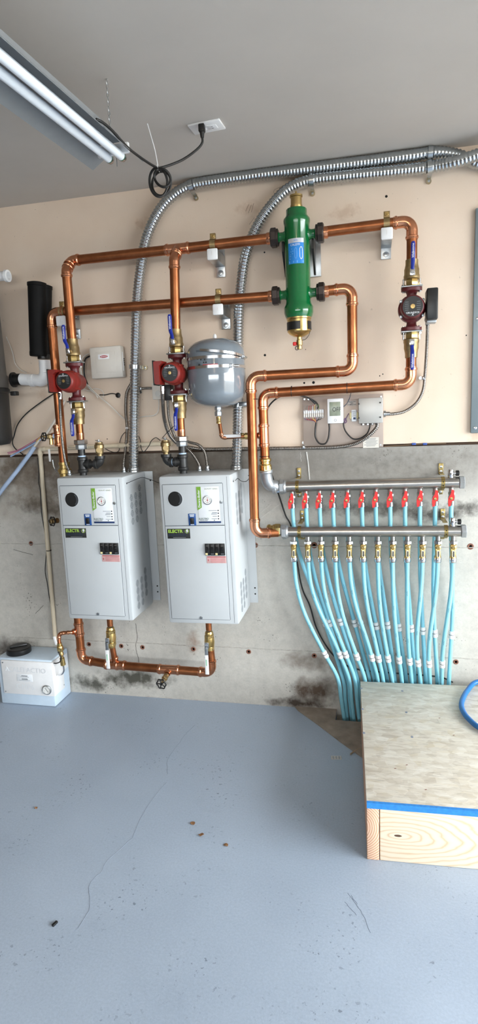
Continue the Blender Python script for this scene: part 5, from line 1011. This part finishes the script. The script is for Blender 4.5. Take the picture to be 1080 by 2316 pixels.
# ------------------------------------------------------------------ step box and hose
def step():
    rot = math.radians(2.2); ux_, uy_ = V((math.cos(rot), math.sin(rot), 0)), V((-math.sin(rot), math.cos(rot), 0)); o = V((-.0166, -.9578, 0)); Wd, Dp, hb, tt = 1.15, .858, .184, .0185
    P = lambda u, v, z: o+ux_*u+uy_*v+EZ*z; AX = (ux_, uy_, EZ); t = thing('wooden_step', P(Wd/2, Dp/2, 0), 'wooden step box with strand board top and blue taped edge', 'step')
    G().box(P(.0195, Dp/2, hb/2), (.038, Dp, hb-.001), .0025, AX).build('side_board', M_END, t); G().box(P(Wd-.0195, Dp/2, hb/2), (.038, Dp, hb-.001), .0025, AX).build('side_board', M_PINE, t)
    G().box(P(Wd/2, .020, hb/2), (Wd-.082, .038, hb-.001), .0025, AX).build('front_board', M_PINE, t); G().box(P(Wd/2, Dp-.06, hb/2), (Wd-.08, .038, hb-.001), .0025, AX).build('back_board', M_PINE, t)
    G().box(P(Wd/2, Dp/2, hb+tt/2), (Wd, Dp, tt), .001, AX).build('top_board', M_OSB, t); g = G(); g.box(P(Wd/2, -.0006, hb+tt/2), (Wd-.001, .0014, tt+.001), 0, AX); g.box(P(Wd/2, .004, hb+tt+.0003), (Wd-.001, .010, .0006), 0, AX); g.build('edge_tape', M_TAPE, t)
    m_ = mat('blue_grey_spot', '7d8390', .7)
    for px, py in ((816, 1557), (909, 1563), (918, 1611), (819, 1604), (822, 1658), (931, 1667)):
        q = F(px, py, hb+tt); G().prism([(random.uniform(.6, 1)*.007*math.cos(k*PI/4), random.uniform(.6, 1)*.009*math.sin(k*PI/4)) for k in range(8)], q, EX, EY, EZ, .0006).build('paint_spot', m_, t)
    for px, py in ((893, 1738), (919, 1730), (962, 1786), (993, 1624), (1025, 1663)):
        q = F(px, py, hb+tt); G().box(q, (.007, .003, .001), 0, (V((.9, .4, 0)), V((-.4, .9, 0)), EZ)).build('wood_chip', M_RUST, t)
    zt = hb+tt+.0135; hp = [F(1135, 1548, zt+.015), F(1080, 1542, zt+.012), F(1056, 1562, zt), F(1043, 1590, zt), F(1048, 1612, zt), F(1065, 1632, zt), F(1085, 1647, zt), F(1130, 1668, zt), F(1200, 1690, zt)]
    hs = G().tube(spline(hp, 10), .0105, 14).build('air_hose', M_HOSE)
    for a_, b_ in ((hp[0], hp[1]), (hp[-1], hp[-2])): G().lathe(a_, a_-b_, [(.0125, -.03), (.0125, 0), (.009, .002), (.009, .02), (.006, .022)], 14).build('hose_fitting', M_BRASSB, hs)
    tag(hs, 'blue rubber hose curled on the strand board top', 'hose')
step()

# ------------------------------------------------------------------ ceiling light, cord and outlet
def shop_light():
    zt = 2.26; b = F(250, 362, zt); d = V((.0805, .9968, 0)); u = V((.9968, -.0805, 0)); L = 1.22; X = lambda s, q, z=0: b+d*s+u*q+EZ*z
    t = thing('shop_light', X(-L/2, .02, .06), 'white two-tube fluorescent shop light hanging on chains', 'lamp')
    def sheet(poly, s0, s1, name, m_):
        g = G(); n = len(poly)
        for (p, q), (p2, q2) in zip(poly, poly[1:]):
            nn = V((0, 0, 0))+u*(-(q2-q))+EZ*(p2-p); nn = nn.normalized()*.0008
            A_, B_ = [X(s, p, q) for s in (s0, s1)], [X(s, p2, q2) for s in (s0, s1)]
            vs = [A_[0]+nn, A_[1]+nn, B_[1]+nn, B_[0]+nn, A_[0]-nn, A_[1]-nn, B_[1]-nn, B_[0]-nn]; g.add(vs, [(0, 1, 2, 3), (7, 6, 5, 4), (0, 4, 5, 1), (1, 5, 6, 2), (2, 6, 7, 3), (3, 7, 4, 0)])
        return g.build(name, m_, t, smooth=False)
    sheet([(-.030, .030), (-.088, -.004)], -L, .038, 'reflector_wing', M_REFL); sheet([(.060, .030), (.088, .002)], -L, -.03, 'reflector_wing', M_REFL)
    sheet([(-.030, .030), (.060, .030), (.060, .044), (-.030, .044), (-.030, .030)], -L, -.04, 'housing', M_REFL); sheet([(.0875, .0035), (.093, -.002)], -.2, .047, 'edge_lip', M_REFL)
    for q in (0, .045):
        tb = G().lathe(X(-L+.02, q), d, [(.013, 0), (.013, L-.02-.012)], 22).build('tube', M_TUBE, t); G().lathe(X(-.014, q), d, [(.0134, 0), (.0134, .004)], 20).build('green_band', mat('green_ring', '2c5a44', .5), tb); G().lathe(X(-.010, q), d, [(.0132, 0), (.0132, .010), (.010, .016), (.004, .019)], 20).build('end_cap', M_CHROME, tb)
    G().box(X(-.02, .0225, .018), (.11, .012, .03), .002, (u, d, EZ)).build('lamp_holder', M_WHITE, t)
    for s in (-.095, -1.05):                                   # hanging chains
        p = X(s, .055, .044); g = G(); n = int((ZC-p.z)/.0125)
        for i in range(n+1):
            c = V((p.x, p.y, p.z+i*.0125+.006)); a = EX if i % 2 else EY; pts = [c+a*(.0032*math.cos(k*PI/4))+EZ*(.0078*math.sin(k*PI/4)) for k in range(8)]; g.tube(pts, .0009, 5, closed=True)
        k = g.build('chain', M_ZINC, t); k['kind'] = 'stuff'
    p = F(264, 368, zt-.01); g = G(); g.tube([p+EZ*.02, p-EZ*.012], .0011, 6); g.build('pull_chain', M_ZINC, t)
shop_light()
o = F(467, 287, ZC-.004); ua = (F(496, 276, ZC-.004)-F(436, 288, ZC-.004)).normalized(); ua = V((ua.x, ua.y, 0)).normalized(); va = V((-ua.y, ua.x, 0))
t = thing('ceiling_outlet', o, 'white duplex outlet plate on the ceiling with a cord plugged in', 'outlet'); G().box(o+EZ*.0005, (.118, .072, .007), .002, (ua, va, EZ)).build('cover_plate', M_WHITE, t)
for s in (-1, 1):
    q = o+ua*(s*.021)-EZ*.0035; rc = G().box(q, (.034, .028, .003), .001, (ua, va, EZ)).build('receptacle', M_WHITE, t)
    for k in (-1, 1): G().box(q+va*(k*.006)-EZ*.0014, (.007, .0016, .0012), 0, (ua, va, EZ)).build('slot', M_HOLE, rc)
pl = F(456, 290, ZC-.02); pl2 = V((pl.x, pl.y, ZC-.0065))
t = thing('power_cord', W(362, 440, .62), 'black power cord tied in loops, running from the shop light to the ceiling outlet', 'cord')
G().box(pl2-EZ*.014, (.022, .022, .026), .004).build('plug', M_BLK, t); G().lathe(pl2-EZ*.026, -EZ, [(.009, 0), (.006, .018)], 12).build('strain_relief', M_BLK, t)
kn = W(357, 381, .62); loops = []
cp_ = [W(217, 270, .95), W(232, 277, .93), W(255, 297, .88), W(290, 335, .8), W(330, 365, .7), kn]
def oval(cx_, cy_, rx_, ry_, d, tilt_, n=14):
    out = []
    for k in range(n+1):
        a = -PI/2+2*PI*k/n; x, y = rx_*math.cos(a), ry_*math.sin(a); out.append(W(cx_+x*math.cos(tilt_)-y*math.sin(tilt_), cy_+x*math.sin(tilt_)+y*math.cos(tilt_), d+.006*math.sin(k)))
    return out
lp = oval(358, 412, 20, 33, .62, -.10)+oval(365, 415, 21, 28, .608, .15)+oval(367, 402, 17, 22, .632, -.5)
cp_ += lp+[W(361, 380, .61), W(385, 373, .58), W(415, 360, .55), W(445, 338, .51), pl2-EZ*.062+V((0, -.004, 0)), pl2-EZ*.04]
G().tube(spline(cp_, 6), .0042, 10).build('cord', M_RUB, t); tie = thing('zip_tie', W(348, 330, .62), 'white zip tie sticking up from the looped black cord', 'tie'); G().torus(kn, (1, .2, .4), .0105, .0018, 18, 6).build('loop', M_WHITE, tie); G().tube(spline([kn+EZ*.008, W(350, 340, .62), W(341, 308, .62), W(333, 280, .62)], 6), .0017, 6).build('tail', M_WHITE, tie)

# ------------------------------------------------------------------ floor debris
for px, py, s in ((435, 1863, .011), (455, 1889, .010), (511, 1912, .011), (82, 1828, .007)):
    q = F(px, py); g = G(); n = 7; vs = [q+V((s*random.uniform(.6, 1.1)*math.cos(2*PI*k/n), s*random.uniform(.5, 1)*math.sin(2*PI*k/n), random.uniform(.001, .006))) for k in range(n)]; g.add(vs+[q+EZ*.003]+[v-EZ*.001 for v in vs], [(k, (k+1) % n, n) for k in range(n)]+[(k, n+1+k, n+1+(k+1) % n, (k+1) % n) for k in range(n)]+[tuple(n+1+k for k in range(n-1, -1, -1))])
    tag(g.build('dry_leaf', M_LEAF), {435: 'brown leaf crumb on the blue floor, widest of the row of three', 455: 'brown leaf crumb in the middle of the row of three on the floor', 511: 'brown leaf crumb of the row of three nearest the wooden step', 82: 'tiny lone brown leaf crumb on the blue floor'}[px], 'leaf')
q = F(124, 2091); tag(G().box(q+EZ*.003, (.008, .018, .006), .001, (V((.9, -.3, 0)), V((.3, .9, 0)), EZ)).build('debris_chip', M_BLK), 'small black chip of debris on the blue floor', 'debris')
q = F(760, 1714); ax_ = (V((.98, .12, 0)), V((-.12, .98, 0)), EZ); t = tag(G().box(q+EZ*.0005, (.045, .026, .0008), 0, ax_).build('floor_sticker', mat('faded_sticker', '999ca0', .5)), 'small worn sticker stuck to the floor beside the wooden step', 'sticker')
for i in range(4): G().box(q+EZ*.0011+ax_[0]*(-.019+.0125*i), (.003, .022, .0004), 0, ax_).build('sticker_bar', M_OFFW, t)
for s in (-1, 1): G().box(q+EZ*.0011+ax_[1]*(s*.0115), (.042, .0018, .0004), 0, ax_).build('sticker_bar', M_OFFW, t)
tag(G().tube(spline([F(872, 1690, .004), F(820, 1692, .004), F(806, 1696, .004), F(795, 1703, .004), F(792, 1706, .006)], 6), .0028, 8).build('twine_end', mat('straw', '9c8a70', .8)), 'frayed straw coloured strand on the bare concrete patch', 'strand')

# ------------------------------------------------------------------ warm bulb on the ceiling behind the camera
c = V((-.25, -3.5, ZC)); t = thing('ceiling_bulb', c-EZ*.13, 'warm round bulb in a white ceiling holder', 'lamp')
G().lathe(c, -EZ, [(.055, 0), (.055, .012), (.03, .03), (.022, .05)], 28).build('lamp_holder', M_WHITE, t)
q = N('warm_bulb'); q.b.inputs['Base Color'].default_value = (1, .9, .75, 1); q.b.inputs['Emission Color'].default_value = (1, .74, .48, 1); q.b.inputs['Emission Strength'].default_value = 260
G().lathe(c-EZ*.045, -EZ, [(.016, 0), (.02, .01), (.03, .03), (.032, .048), (.026, .068), (.012, .078)], 20).build('bulb', q.m, t)
